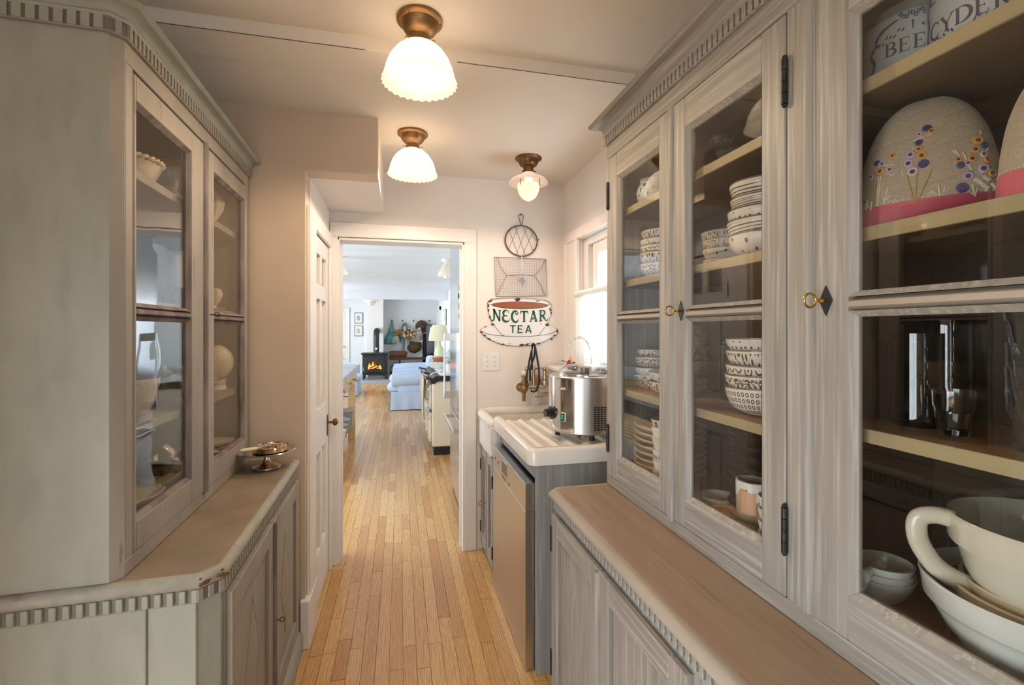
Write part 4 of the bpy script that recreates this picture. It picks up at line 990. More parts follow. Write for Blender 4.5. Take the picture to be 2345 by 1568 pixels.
TP(MB().cyl((.822, 2.955, 1.335), (.822, 3.03, 1.335), .004, 8).cyl((.822, 2.93, 1.29), (.824, 2.93, 1.315), .009, 10)).build('hose_hook', 'brass_tap', tp)
br = thing('scrubbing_brush', 'round bristle brush hanging behind the wall tap', 'brush', (.868, 2.985, 1.095))
MB().sphere((0, 0, 0), .032, 20, 12, (1, .5, 1.1), mod=lambda d: 1+.06*math.sin(d.x*40)*math.sin(d.z*37)).build('bristles', 'bristle', br, smooth=30)
MB().tube(smoothpath([(.005, .01, .03), (.03, .02, .065), (.035, .02, .03), (.02, .025, -.02)]), .004, 8).build('wire_loop', 'white_string', br)

# gooseneck filter tap
gt = thing('gooseneck_tap', 'thin chrome gooseneck tap beside the window', 'tap', (.985, 2.326, 1.19))
MB().tube(smoothpath([(0, 0, 0), (0, 0, .10), (-.008, .005, .15), (-.03, .02, .185), (-.06, .035, .193), (-.09, .05, .175), (-.105, .057, .148)]), .0055, 10).build('neck', 'chrome', gt, smooth=60)
MB().cyl((0, 0, 0), (0, 0, .015), .014, 16).build('base', 'chrome', gt)

# light switch plate
sp = thing('light_switch', 'white double switch plate on the end wall', 'switch', (.577, 3.03, 1.2165))
MB().box(-.061, .061, -.006, 0, -.0585, .0585, .003).build('plate', 'white_plastic', sp)
for x in (-.024, .024):
    MB().box(x-.0045, x+.0045, -.016, -.005, -.004, .014, .002).build('toggle', 'white_plastic', sp)
    for z in (-.030, .030): MB().cyl((x, -.0075, z), (x, -.006, z), .003, 8).build('screw', 'steel_dark', sp)

# cafe curtain on a rod
ct = thing('cafe_curtain', 'short gathered white cafe curtain across the lower window', 'curtain', (1.044, 2.33, 1.20))
n = MB(); nu = 180
def cf(u, v):
    y = .36-.74*u; z = .47*v - .02
    a = 1.0 - .35*v; w = .007*a*math.sin(u*95+1.5*math.sin(u*17))+.004*a*math.sin(u*41+2)
    if v > .9: w = .010*math.sin(u*230)*(1 if v < .97 else .5)+.003
    return (w, y, z)
n.grid(cf, nu, 24); n.build('cloth', 'curtain_cloth', ct, smooth=60)
n = MB()
def hf(u, v):
    y = .375-.75*u; t = v*2*PI; rr = .013+.005*math.sin(u*260)+.003*math.sin(u*97)
    return (rr*math.cos(t), y, .44+rr*math.sin(t))
n.grid(hf, nu, 10); n.build('ruffle', 'curtain_cloth', ct, smooth=60)
MB().cyl((0, .375, .44), (0, -.39, .44), .005, 10).build('rod', 'brass', ct)

# things on the window sill
def sill_thing(name, label, cat, x, y): return thing(name, label, cat, (x, y, 1.19))
j = sill_thing('glass_jar', 'tall clear swing-top jar on the window sill', 'jar', .990, 2.146)
MB().lathe([(0, 0), (.035, 0), (.038, .006), (.038, .050), (.030, .060), (.030, .072), (.027, .072), (.027, .060), (.035, .048), (.035, .008), (0, .006)], 32).build('body', 'thin_clear', j, smooth=40)
MB().lathe([(0, .073), (.032, .073), (.032, .081), (.020, .087), (0, .088)], 32).build('lid', 'thin_clear', j, smooth=40)
MB().tube([(.031*math.cos(t), .031*math.sin(t), .066) for t in [2*PI*k/20 for k in range(20)]], .0012, 6, closed=True).build('wire', 'chrome', j)
MB().sphere((0, 0, .028), .029, 14, 10, (1,1,.85), mod=lambda d: 1+.05*math.sin(d.x*20)*math.sin(d.y*17)).build('contents', 'speckled', j)
j = sill_thing('glass_jar', 'low clear jar with a metal band on the window sill', 'jar', .992, 2.236)
MB().lathe([(0, 0), (.026, 0), (.027, .005), (.027, .045), (.024, .045), (.024, .006), (0, .006)], 28).build('body', 'thin_clear', j, smooth=40)
MB().lathe([(.0275, .036), (.0285, .038), (.0285, .046), (.0275, .048)], 28).build('band', 'steel', j)
k = sill_thing('wool_scrubber', 'dark red knitted wool scrubber on the window sill', 'scrubber', .985, 2.641)
MB().sphere((0, 0, .028), .030, 20, 14, (.8, 1, 1), mod=lambda d: 1+.07*math.sin(d.x*22)*math.sin(d.z*25+d.y*9)).build('body', 'purple_wool', k, smooth=40)
MB().cyl((-.015, .03, .044), (-.025, .08, .048), .0025, 8).build('stick', 'iron', k)
k = sill_thing('bottle_brush', 'short brush with pale wood handle leaning on the sill', 'brush', .980, 2.562)
MB().cyl((0, 0, 0), (.002, .0, .03), .020, 16).build('bristles', 'speckled', k)
MB().cyl((.0, 0, .029), (-.004, .008, .042), .013, 14).build('ferrule', 'black_rubber', k)
MB().cyl((-.004, .008, .041), (-.016, .022, .080), .010, 14).build('handle', 'wood_light', k, smooth=40)
k = sill_thing('wooden_pestle', 'pale wooden pestle lying on the window sill', 'pestle', 1.0, 2.45)
MB().tube([(0, .085, .016), (0, .03, .016), (0, -.05, .016), (0, -.085, .016)], .012, 14, radii=[.010, .013, .014, .010]).build('shaft', 'wood_light', k, smooth=60)
MB().lathe([(0, 0), (.010, 0), (.013, .015), (.024, .034), (.026, .040), (.0, .041)], 20, c=(-.03, -.10, 0)).build('bowl', 'wood_light', k, smooth=40)
# ------------------------------------------------------------------ lettering drawn as ribbons
def ribbon(mb, pts, mp, th):
    """pts of (x, y, width) in letter space; mp maps (x, y, depth) to 3D"""
    m = len(pts); L_ = []; R_ = []
    for i, (x, y, w) in enumerate(pts):
        a = pts[max(i-1, 0)]; b = pts[min(i+1, m-1)]; dx, dy = b[0]-a[0], b[1]-a[1]; l = math.hypot(dx, dy) or 1
        nx, ny = -dy/l, dx/l; L_.append((x+nx*w/2, y+ny*w/2)); R_.append((x-nx*w/2, y-ny*w/2))
    v = [mp(p[0], p[1], th) for p in L_]+[mp(p[0], p[1], th) for p in R_]+[mp(p[0], p[1], 0) for p in L_]+[mp(p[0], p[1], 0) for p in R_]
    f = []
    for i in range(m-1):
        f += [(i, i+1, m+i+1, m+i), (2*m+i, 3*m+i, 3*m+i+1, 2*m+i+1), (i, 2*m+i, 2*m+i+1, i+1), (m+i, m+i+1, 3*m+i+1, 3*m+i)]
    f += [(0, m, 3*m, 2*m), (m-1, 3*m-1, 4*m-1, 2*m-1)]
    return mb.add(v, f)
def arc(cx, cy, rx, ry, a0, a1, w0, w1=None, n=14, wm=None):
    out = []
    for i in range(n+1):
        t = i/n; a = math.radians(a0+(a1-a0)*t); w = w0+((w1 if w1 is not None else w0)-w0)*t
        if wm: w = w0+(wm-w0)*math.sin(PI*t)
        out.append((cx+rx*math.cos(a), cy+ry*math.sin(a), w))
    return out
def ln(x0, y0, x1, y1, w, w2=None): return [(x0, y0, w), (x1, y1, w2 if w2 is not None else w)]
SERIF = {   # (advance, strokes)
 'B': (.78, [ln(.16,0,.16,1,.15), ln(.02,.02,.34,.02,.045), ln(.02,.98,.34,.98,.045), arc(.34,.75,.25,.235,90,-90,.05,wm=.15), arc(.34,.26,.32,.255,90,-90,.05,wm=.16), ln(.14,.51,.36,.51,.05)]),
 'E': (.76, [ln(.16,0,.16,1,.15), ln(.02,.02,.62,.02,.05), ln(.02,.98,.60,.98,.05), ln(.14,.51,.46,.51,.05), ln(.60,.02,.63,.22,.04), ln(.58,.98,.61,.80,.04), ln(.45,.42,.45,.60,.04)]),
 'R': (.84, [ln(.16,0,.16,1,.15), ln(.02,.02,.32,.02,.045), ln(.02,.98,.34,.98,.045), arc(.34,.74,.28,.245,90,-90,.05,wm=.16), ln(.14,.49,.36,.49,.05), ln(.40,.48,.68,.04,.13), ln(.60,.02,.84,.02,.045)]),
 'C': (.84, [arc(.46,.5,.40,.49,45,315,.05,wm=.17,n=22), ln(.74,.98,.74,.72,.04), ln(.74,.02,.74,.24,.03)]),
 'Y': (.82, [ln(.08,.98,.41,.48,.15), ln(.76,.98,.41,.48,.05), ln(.41,.50,.41,0,.15), ln(0,.98,.26,.98,.045), ln(.62,.98,.86,.98,.045), ln(.26,.02,.56,.02,.045)]),
 'D': (.88, [ln(.16,0,.16,1,.15), ln(.02,.02,.40,.02,.045), ln(.02,.98,.40,.98,.045), arc(.36,.5,.44,.48,90,-90,.05,wm=.18,n=20)]),
}
FANCY = {
 'N': (.98, [ln(.24,1.0,.24,.16,.17), arc(.06,.14,.17,.16,0,-215,.15,.05,n=14), ln(.20,1.0,.82,.0,.19), ln(.82,.0,.82,.95,.13), ln(.66,.95,.98,.95,.07), ln(.08,.97,.34,.97,.07)]),
 'E': (.82, [arc(.42,.72,.30,.27,60,250,.07,wm=.22,n=16), arc(.42,.27,.36,.28,110,320,.07,wm=.24,n=16), ln(.30,.50,.56,.50,.09), ln(.66,.98,.66,.76,.06), ln(.72,.03,.74,.28,.06)]),
 'C': (.88, [arc(.48,.48,.38,.49,62,310,.12,wm=.24,n=22), arc(.62,.80,.13,.13,60,-190,.07,.13,n=12), ln(.72,.12,.80,.22,.07)]),
 'T': (.86, [ln(.42,.95,.42,.02,.21), ln(.02,.93,.82,.93,.13), ln(.06,.96,.03,.70,.08), ln(.80,.96,.84,.70,.08), ln(.24,.02,.60,.02,.07)]),
 'A': (.92, [ln(.44,1.0,.14,.02,.11), ln(.44,1.0,.76,.02,.22), ln(.24,.36,.62,.30,.07), ln(.02,.02,.28,.02,.07), ln(.58,.02,.94,.02,.07), arc(.40,.26,.07,.07,0,360,.06,n=10)]),
 'R': (1.0, [ln(.22,1.0,.22,.02,.21), ln(.04,.02,.42,.02,.07), ln(.02,.97,.40,.97,.08), arc(.38,.73,.28,.24,90,-90,.09,wm=.20), ln(.22,.49,.40,.49,.08), ln(.42,.48,.70,.14,.20), arc(.86,.15,.15,.15,190,400,.14,.04,n=12)]),
}
SANS = {
 'T': (.80, [ln(.39,.95,.39,0,.17), ln(0,.925,.78,.925,.15)]),
 'E': (.78, [ln(.09,1,.09,0,.17), ln(.02,.925,.64,.925,.15), ln(.02,.5,.56,.5,.14), ln(.02,.075,.66,.075,.15)]),
 'A': (.90, [ln(.43,1,.08,0,.17), ln(.43,1,.78,0,.17), ln(.22,.30,.64,.30,.13)]),
}
def letters(text, font, parent, m, place, h, gap=.06, th=.0008):
    """place(x, y, depth) maps text space in units of the letter height"""
    x = 0; tot = sum(font[c][0] for c in text)+gap*(len(text)-1)
    for c in text:
        adv, st = font[c]; mb = MB()
        for s in st: ribbon(mb, s, lambda a, b, d, x=x: place((x+a-tot/2)*h, b*h, d), th)
        mb.build('letter', m, parent); x += adv+gap

# ------------------------------------------------------------------ crockery builders
MESH = {}
def bowl_mesh(m, r, h, foot=.45, ruff=0):
    k = ('bowl', m, r, h)
    if k in MESH: return MESH[k]
    out = [(0, 0), (r*foot*.9, 0), (r*foot, .003), (r*foot, .006)]
    n0 = len(out)
    for i in range(1, 9):
        t = i/8; out.append((r*foot+(r*(1-foot))*math.sin(t*PI/2)**.85, .006+(h-.006)*(1-math.cos(t*PI/2))**.95*1.0))
    L_ = 0
    for i in range(1, len(out)): L_ += math.hypot(out[i][0]-out[i-1][0], out[i][1]-out[i-1][1])
    inn = [(r-.004, h-.001)]
    for i in range(7, -1, -1):
        t = i/8; inn.append((max(0, (r*foot+(r*(1-foot))*math.sin(t*PI/2)**.85)-.006), .010+(h-.008)*(1-math.cos(t*PI/2))**.95))
    inn.append((0, .010))
    MESH[k] = MB().lathe(out+inn, 44, uvlen=L_).mesh('bowl', m, 40); return MESH[k]
def plate_mesh(m, r, h=.018, edge=None, seg=48):
    k = ('plate', m, r, h, edge)
    if k in MESH: return MESH[k]
    mb = MB().lathe([(0, 0), (r*.62, 0), (r*.66, .002), (r*.9, h*.55), (r, h*.9), (r+.0015, h), (r-.003, h+.001), (r*.88, h*.75), (r*.66, .006), (0, .005)], seg)
    MESH[k] = mb.mesh('plate', m, 40); return MESH[k]
def cup_mesh(m, r, h, taper=.72):
    k = ('cup', m, r, h)
    if k in MESH: return MESH[k]
    o = [(0, 0), (r*taper-.003, 0), (r*taper, .003), (r*(taper+(1-taper)*.5), h*.5), (r, h)]; L_ = 0
    for i in range(1, len(o)): L_ += math.hypot(o[i][0]-o[i-1][0], o[i][1]-o[i-1][1])
    MESH[k] = MB().lathe(o+[(r-.003, h), (r*(taper+(1-taper)*.5)-.003, h*.5), (r*taper-.003, .006), (0, .006)], 36, uvlen=L_).mesh('cup', m, 40); return MESH[k]
def put(name, me, loc, label, cat, group=None, rz=0, tilt=(0, 0)):
    o = link(name, me, loc=loc, rot=(tilt[0], tilt[1], rz)); return tag(o, label, cat, group)

# --- far bays of the right hutch, second shelf (z 1.60)
z = 1.60
def stack(x, y, z, items, group, where):
    """items from the bottom up: (material, radius, height, rise to the next, words)"""
    for i, (m, r, h, up, words) in enumerate(items):
        put('bowl', bowl_mesh(m, r, h), (x+R.uniform(-.002, .002), y+R.uniform(-.002, .002), z), '%s, %s' % (words, where), 'bowl', group, rz=R.random()*6, tilt=(R.uniform(-.02, .02), R.uniform(-.02, .02)))
        z += up
stack(.885, .992, 1.60, [('bowl_sprigs', .082, .058, .037, 'cream bowl with brown leaf sprigs at the bottom'), ('bowl_waves', .086, .058, .026, 'cream bowl with flowing brown lines second from the bottom'),
                         ('bowl_dots', .088, .056, .036, 'cream bowl with brown dots in the middle'), ('bowl_bands', .080, .052, .033, 'cream bowl with streaky brown bands second from the top'), ('bowl_waves', .083, .055, 0, 'cream bowl with wavy lines on top')],
      'bowls on the upper shelf', 'tall upper-shelf stack')
stack(.972, 1.262, 1.60, [('bowl_stamps', .056, .040, .026, 'small bowl with brown stamps at the bottom'), ('bowl_sprigs', .062, .046, .030, 'small bowl with sparse sprigs second from the bottom'),
                          ('bowl_net', .062, .044, .022, 'small bowl with brown mesh second from the top'), ('bowl_strokes', .066, .046, 0, 'small bowl with brown strokes on top')],
      'small bowls on the upper shelf', 'back stack, upper shelf')
stack(.880, 1.462, 1.60, [('bowl_rings', .070, .052, .034, 'cream bowl with brown rings at the bottom'), ('bowl_strokes', .075, .054, .030, 'cream bowl with brown strokes second from the bottom'),
                          ('bowl_rings', .074, .048, .024, 'cream bowl with brown arches in the middle'), ('bowl_dots', .071, .046, .028, 'cream bowl with dark dots second from the top'), ('bowl_strokes', .068, .048, 0, 'cream bowl with slanting strokes on top')],
      'bowls behind the far door', 'upper-shelf stack behind far door')
# --- third shelf (z 1.21)
stack(.885, 1.000, 1.21, [('bowl_stamps', .084, .072, .040, 'cream bowl stamped with rows of brown marks at the bottom'), ('bowl_scribble', .088, .064, .026, 'cream bowl with brown scribbles second from the bottom'),
                          ('bowl_rings', .087, .060, .040, 'cream bowl with brown eye shapes third from the bottom'), ('bowl_strokes', .085, .056, .034, 'cream bowl with upright brown strokes second from the top'), ('bowl_dots', .086, .052, 0, 'cream bowl with spots on top')],
      'bowls on the middle shelf', 'largest middle-shelf stack')
stack(.985, .995, 1.21, [('bowl_squiggle', .066, .090, .080, 'tall bowl with brown squiggles'), ('bowl_strokes', .066, .080, .070, 'tall bowl with fine brown strokes'), ('bowl_rings', .070, .075, .060, 'bowl with brown rings below the glazing bar'),
                         ('bowl_strokes', .068, .060, .062, 'bowl with dark strokes at the glazing bar'), ('bowl_rings', .072, .055, 0, 'bowl with brown loops above the glazing bar')],
      'bowls at the back of the middle shelf', 'behind the largest stack')
stack(.852, 1.372, 1.21, [('bowl_squiggle', .064, .046, .032, 'cream bowl with dense squiggles at the bottom'), ('bowl_strokes', .066, .046, 0, 'cream bowl with brown strokes on top')], 'front bowls behind the far door', 'front pair behind far door')
stack(.880, 1.525, 1.21, [('bowl_squiggle', .060, .056, .034, 'grey-cream bowl with maze lines at the bottom'), ('bowl_dots', .061, .048, .036, 'grey-cream bowl with dots in the middle'), ('bowl_rings', .060, .048, .034, 'grey-cream bowl with small flowers near the top'), ('bowl_net', .052, .040, 0, 'grey-cream bowl with mesh lines on top')],
      'back bowls behind the far door', 'left middle-shelf stack')
stack(.950, 1.395, 1.21, [('bowl_net', .058, .060, .055, 'bowl with brown mesh, lowest'), ('bowl_dots', .058, .060, .050, 'bowl with brown dots, second up'), ('bowl_squiggle', .060, .055, .040, 'bowl with squiggles, third up'), ('bowl_dots', .058, .050, .036, 'bowl with dark spots, fourth up'), ('bowl_rings', .058, .046, 0, 'bowl with ring marks, highest')],
      'tall stack behind the far door', 'tall stack at the back behind far door')
ck = thing('storage_cylinder', 'dark blue-grey glazed cylinder at the back of the middle shelf', 'jar', (.985, 1.235, 1.21))
MB().lathe([(0, 0), (.038, 0), (.040, .004), (.040, .160), (.038, .166), (.030, .170), (0, .170)], 32).build('body', 'dark_glaze', ck, smooth=40)
MB().lathe([(0, .170), (.036, .171), (.036, .178), (.01, .184), (0, .184)], 32).build('lid', 'dark_glaze', ck, smooth=40)
# --- top shelf
sv = thing('speckled_vase', 'round dark vase speckled with cream on the top shelf', 'vase', (.945, 1.235, 1.857))
MB().lathe([(0, 0), (.030, 0), (.034, .003), (.052, .025), (.061, .055), (.058, .085), (.044, .110), (.030, .122), (.028, .135), (.034, .144), (.030, .144), (.024, .134), (.026, .122), (0, .10)], 36).build('body', 'speckled', sv, smooth=40)
fp = thing('floral_jug', 'small pale floral jug on the top shelf behind the far door', 'jug', (.845, 1.48, 1.857))
MB().lathe([(0, 0), (.028, 0), (.030, .004), (.042, .020), (.046, .042), (.040, .062), (.032, .074), (.034, .088), (.031, .088), (.029, .074), (.036, .060), (0, .03)], 32).build('body', 'crock_glaze', fp, smooth=40)
MB().tube(smoothpath([(0, .034, .080), (0, .062, .075), (0, .066, .045), (0, .044, .024)]), .0045, 8).build('handle', 'crock_glaze', fp, smooth=60)
for a, z_, m_ in ((200, .045, 'enamel_green'), (230, .030, 'enamel_green'), (255, .050, 'enamel_brown'), (215, .062, 'enamel_brown'), (280, .035, 'thread_orange'), (185, .030, 'thread_orange')):
    a = math.radians(a); MB().sphere((.044*math.cos(a), .044*math.sin(a), z_), .006, 8, 6, (.6,.6,1)).build('flower', m_, fp)
# --- bottom of the far bays (z .925)
ZB = .925
pl = plate_mesh('grey_plate', .118, .022)
for i in range(8):
    p = put('dinner_plate', pl, (.905, 1.455, ZB+i*.0215), 'speckled grey-white plate, %s of the plate stack behind the far door' % (['lowest', 'second', 'third', 'fourth', 'fifth', 'sixth', 'seventh', 'topmost'][i]), 'plate', 'stacked grey plates')
for i, (m_, h) in enumerate((('cup_white', .045), ('cup_white', .050), ('cup_blue_dashes', .052), ('cup_white', .052), ('cup_white', .060), ('cup_blue_ovals', .052))):
    zc = ZB+[0, .032, .064, .102, .128, .160][i]
    put('cup', cup_mesh(m_, .034+.0012*i, h), (.822, 1.352, zc), ['plain white cup at the bottom of the nested cups', 'plain white cup second from the bottom of the nested cups', 'white cup with blue dashes in the nested cups', 'plain white cup above the blue dashed cup',
        'white ribbed cup below the top of the nested cups', 'white cup with big blue ovals on top of the nested cups'][i], 'cup', 'nested cups')
dk = plate_mesh('dark_glaze', .116, .026)
for i in range(9):
    put('dark_plate', dk, (.935, 1.005, ZB+i*.0262), 'black glazed plate, %s in the dark stack on the hutch floor' % (['lowest', 'second up', 'third up', 'fourth up', 'fifth up', 'sixth up', 'seventh up', 'eighth up', 'topmost'][i]), 'plate', 'stacked black plates')
mg = thing('mug', 'sand stoneware mug with white drip and peach patch', 'mug', (.838, .978, ZB+.035))
MB().lathe([(0, 0), (.036, 0), (.038, .003), (.039, .095), (.036, .095), (.035, .006), (0, .006)], 36).build('body', 'mug_sand', mg, smooth=40)
def drip(t, i, r, z): return r, z - (.010*math.sin(5*t)+.008*math.sin(3*t+1))*(1 if i == 0 else 0)
MB().lathe([(.0395, .068), (.0396, .080), (.0397, .0955), (.0355, .0965), (.0352, .03)], 48, mod=drip).build('drip_glaze', 'mug_drip', mg, smooth=40)
MB().lathe([(.0398, .022), (.0398, .074)], 10, arc=(3.3, 4.15)).build('peach_patch', 'mug_peach', mg)
tumb = put('small_bowl', bowl_mesh('cup_brown', .040, .035, .6), (.842, .978, ZB), 'brown bowl under the peach patched mug', 'bowl')
put('small_bowl', bowl_mesh('cup_brown', .046, .050, .55), (.838, 1.110, ZB), 'taupe glazed bowl at the left on the hutch floor', 'bowl')
put('small_bowl', bowl_mesh('mug_drip', .033, .040, .6), (.880, 1.045, ZB), 'white speckled bowl between taupe bowl and mug', 'bowl')
put('small_bowl', bowl_mesh('mug_peach', .0375, .040, .55), (.8135, 1.0005-.01, ZB+.0), 'white and peach bowl in front of the mug', 'bowl').location = (.806, 1.035, ZB)
for i in range(4):
    put('tea_bowl', bowl_mesh('mug_drip', .040, .040, .6), (.822, .884, ZB+i*.028), 'white speckled tea bowl, %s of its stack of four' % ['lowest', 'second', 'third', 'topmost'][i], 'bowl', 'stack of tea bowls')

# ------------------------------------------------------------------ nearest bay of the right hutch
# blue and white storage crocks
def crock(loc, label, word, rotz, hb=.135, r=.078, ty=.054):
    c = thing('storage_crock', label, 'crock', loc)
    MB().lathe([(0, 0), (r-.006, 0), (r-.002, .003), (r, .010), (r, hb-.016), (r-.004, hb-.006), (r-.014, hb), (r-.030, hb+.003), (0, hb+.003)], 56).build('body', 'crock_glaze', c, smooth=35)
    MB().lathe([(0, hb+.003), (r-.028, hb+.004), (r-.026, hb+.016), (r-.024, hb+.022), (r-.040, hb+.028), (.02, hb+.032), (.012, hb+.040), (.018, hb+.050), (0, hb+.054)], 40).build('lid', 'crock_glaze', c, smooth=35)
    def wrap(x, y, d): a = rotz+x/r; return ((r+.0006+d)*math.cos(a), (r+.0006+d)*math.sin(a), y)
    if word: letters(word, SERIF, c, 'violet_ink', lambda x, y, d: wrap(x, y+ty, d), .025, .05, .0004)
    def curl(pts, w0, w1):
        sp_ = smoothpath([(p[0], p[1], 0) for p in pts], 6); n_ = len(sp_)
        mb = MB(); ribbon(mb, [(p.x, p.y, w0+(w1-w0)*abs(math.sin(PI*i/(n_-1)))) for i, p in enumerate(sp_)], wrap, .0004); mb.build('scroll', 'blue_ink', c)
    for s in (-1, 1):
        curl([(s*.020, hb*.86), (s*.034, hb*.83), (s*.044, hb*.80), (s*.054, hb*.74), (s*.056, hb*.66), (s*.050, hb*.63)], .002, .006)
        curl([(s*.052, hb*.66), (s*.062, hb*.62), (s*.066, hb*.54), (s*.060, hb*.46), (s*.062, hb*.36), (s*.070, hb*.30)], .002, .006)
        curl([(s*.062, hb*.40), (s*.066, hb*.26), (s*.060, hb*.16), (s*.048, hb*.10), (s*.036, hb*.10), (s*.032, hb*.16)], .002, .007)
        curl([(s*.046, hb*.12), (s*.030, hb*.06), (s*.014, hb*.07), (0, hb*.10)], .001, .004)
        for k in range(7):
            x = s*(.012+.006*k); y = hb*(.74-.012*k)+.004*math.sin(k*2.1)
            mb = MB(); ribbon(mb, [(x, y, .001), (x+.002*s, y-.003, .0032), (x+.003*s, y-.006, .0006)], wrap, .0004); mb.build('leaf', 'blue_ink', c)
            y2 = hb*.20+.003*math.sin(k*1.7)
            mb = MB(); ribbon(mb, [(x, y2, .001), (x+.002*s, y2+.003, .0030), (x+.003*s, y2+.006, .0006)], wrap, .0004); mb.build('leaf', 'blue_ink', c)
    for k in range(9):
        x = (k-4)*.0042; y = hb*.88+.004*math.cos(k*1.9)
        mb = MB(); ribbon(mb, arc(x, y, .0026, .0026, 0, 360, .0018, n=10), wrap, .0004); mb.build('blossom', 'blue_ink', c)
    for k in range(4):
        mb = MB(); ribbon(mb, [(0, hb*.80-k*.004, .004-.0007*k), (0, hb*.80-(k+1)*.004, .003-.0007*k)], wrap, .0004); mb.build('blossom', 'blue_ink', c)
    return c
crock((.955, .702, 1.857), 'round blue and white crock lettered BEER on the top shelf', 'BEER', math.radians(219), .150, .080, .068)
crock((.915, .551, 1.857), 'blue and white crock lettered CYDER in front of the other crocks', 'CYDER', math.radians(188), .150, .077, .036)
crock((.950, .385, 1.857), 'blue and white crock at the right edge of the top shelf', None, math.radians(215), .150, .078)

# tea cosies: stuffed linen domes with an embroidered border
def cosy(loc, rotz, label, w, dpt, h, flowers, sprigs):
    c = thing('tea_cosy', label, 'tea cosy', loc, rotz)
    def prof(u): return max(0, 1-abs(u)**2.6)**(1/2.1)
    n = MB(); NU, NV = 56, 26
    def P(u, v, k=1):   # u round the dome, v from hem to top
        t = 2*PI*u; vv = v; rad = max(0, 1-vv**2.7)**(1/2.2)*(1-.02*vv)
        x = math.copysign(abs(math.cos(t))**.86, math.cos(t)); y = math.copysign(abs(math.sin(t))**.86, math.sin(t))
        wr = 1+.012*math.sin(9*t+4*vv)*(1-vv)+.01*math.sin(23*t)*vv
        return Vector((x*w/2*rad*wr*k, y*dpt/2*rad*wr*k, h*vv))
    hv = .17
    n.grid(lambda u, v: P(u, hv+(1-hv)*v), NU, NV); n.build('dome', 'linen', c, smooth=80)
    n = MB(); n.grid(lambda u, v: P(u, hv*v, 1.012), NU, 4); n.build('hem', 'pink_cloth', c, smooth=80)
    n = MB()
    for k in range(90):
        p = P(k/90, hv+.012, 1.006); q = P((k+.55)/90, hv+.012, 1.006); n.tube([p, q], .0007, 4)
    n.build('stitching', 'thread_cream', c)
    # front of the cosy faces local -y; u from .5 (left) through .75 (front) to 1
    def F(x, y, d=.0012):   # x across -1..1, y height fraction
        u = .75+.25*x*.96; p = P(u, y); e = 1e-3; a = P(u+e, y)-P(u-e, y); b = P(u, y+e)-P(u, y-e); nn = a.cross(b).normalized()
        return p+nn*d, a.normalized(), b.normalized(), nn
    for (x, y, r, c1, c2) in flowers:
        p, a, b, nn = F(x, y); n = MB(); r *= .82
        n.tube([p+a*math.cos(t)*r+b*math.sin(t)*r for t in [2*PI*k/14 for k in range(14)]], r*.42, 7, closed=True)
        n.cur = 1; n.sphere(p+nn*.0006, r*.62, 10, 6, (1,1,1)); n.build('embroidered_flower', [c1, c2], c, smooth=60)
    for (pts, wd, m_) in sprigs:
        n = MB(); n.tube([F(x, y)[0] for x, y in pts], wd, 5); n.build('embroidered_stem', m_, c, smooth=60)
    return c
O_, B_, L_, K_, Y_ = 'thread_orange', 'thread_blue', 'thread_lilac', 'thread_pink', 'thread_gold'
D_ = 'thread_plum'
fl1 = [(.02,.70,.0052,B_,D_), (-.03,.665,.0034,K_,D_), (.055,.672,.0040,O_,D_), (-.03,.60,.0044,B_,D_), (-.03,.55,.0044,O_,D_), (-.10,.52,.0056,L_,D_), (-.01,.495,.0056,O_,D_), (-.115,.455,.0060,L_,D_), (.0,.43,.0062,B_,D_), (-.075,.385,.0068,K_,D_),
       (-.50,.52,.0042,B_,D_), (-.40,.50,.0044,L_,D_), (-.29,.545,.0040,O_,D_), (-.42,.445,.0056,O_,D_), (-.56,.42,.0042,L_,D_), (-.30,.44,.0044,L_,D_),
       (.52,.545,.0060,O_,D_), (.60,.505,.0050,B_,D_), (.47,.48,.0050,O_,D_), (.555,.44,.0046,K_,D_), (.42,.415,.0054,O_,D_), (.60,.40,.0054,O_,D_), (.28,.42,.0042,O_,D_), (.30,.375,.0048,B_,D_), (.37,.385,.0040,L_,D_), (.53,.335,.0068,L_,D_), (.65,.30,.0064,O_,D_), (.36,.29,.0064,L_,D_), (.30,.21,.0070,B_,D_)]
Ct, Gd = 'thread_cream', 'thread_gold'
sp1 = []
def leafs(pts, m_): sp1.extend([(p, .0012, m_) for p in pts])
leafs([[(-.12,.36), (-.06,.16)], [(-.04,.36), (-.05,.16)], [(.05,.37), (-.03,.16)]], Gd)
leafs([[(-.43,.40), (-.44,.17)], [(-.40,.40), (-.42,.17)], [(-.30,.30), (-.34,.17)], [(-.27,.24), (-.32,.20)], [(-.36,.24), (-.33,.19)], [(-.22,.20), (-.20,.17)], [(-.26,.19), (-.22,.17)], [(-.52,.22), (-.53,.15)], [(-.60,.24), (-.62,.16)], [(-.62,.22), (-.58,.18)],
       [(.10,.25), (.11,.17)], [(.05,.22), (.08,.19)], [(.15,.23), (.14,.19)], [(.18,.21), (.15,.19)], [(.02,.20), (.06,.20)], [(.40,.23), (.43,.14)], [(.46,.20), (.43,.15)], [(.38,.17), (.43,.15)],
       [(-.47,.52), (-.43,.47)], [(-.36,.48), (-.25,.47)], [(-.33,.41), (-.24,.38)], [(-.50,.46), (-.46,.45)], [(-.08,.62), (.0,.64)], [(.02,.63), (.06,.65)], [(-.17,.40), (-.15,.36)], [(-.08,.575), (-.07,.55)], [(.33,.47), (.36,.41)], [(.22,.49), (.28,.46)], [(.25,.50), (.30,.44)], [(.40,.33), (.36,.40)], [(.58,.59), (.61,.62)], [(.66,.50), (.62,.46)]], Ct)
leafs([[(.42,.27), (.50,.24)], [(.52,.28), (.60,.25)], [(.50,.22), (.57,.20)], [(.62,.23), (.68,.19)], [(.46,.25), (.54,.21)], [(.58,.20), (.54,.17)]], Ct)
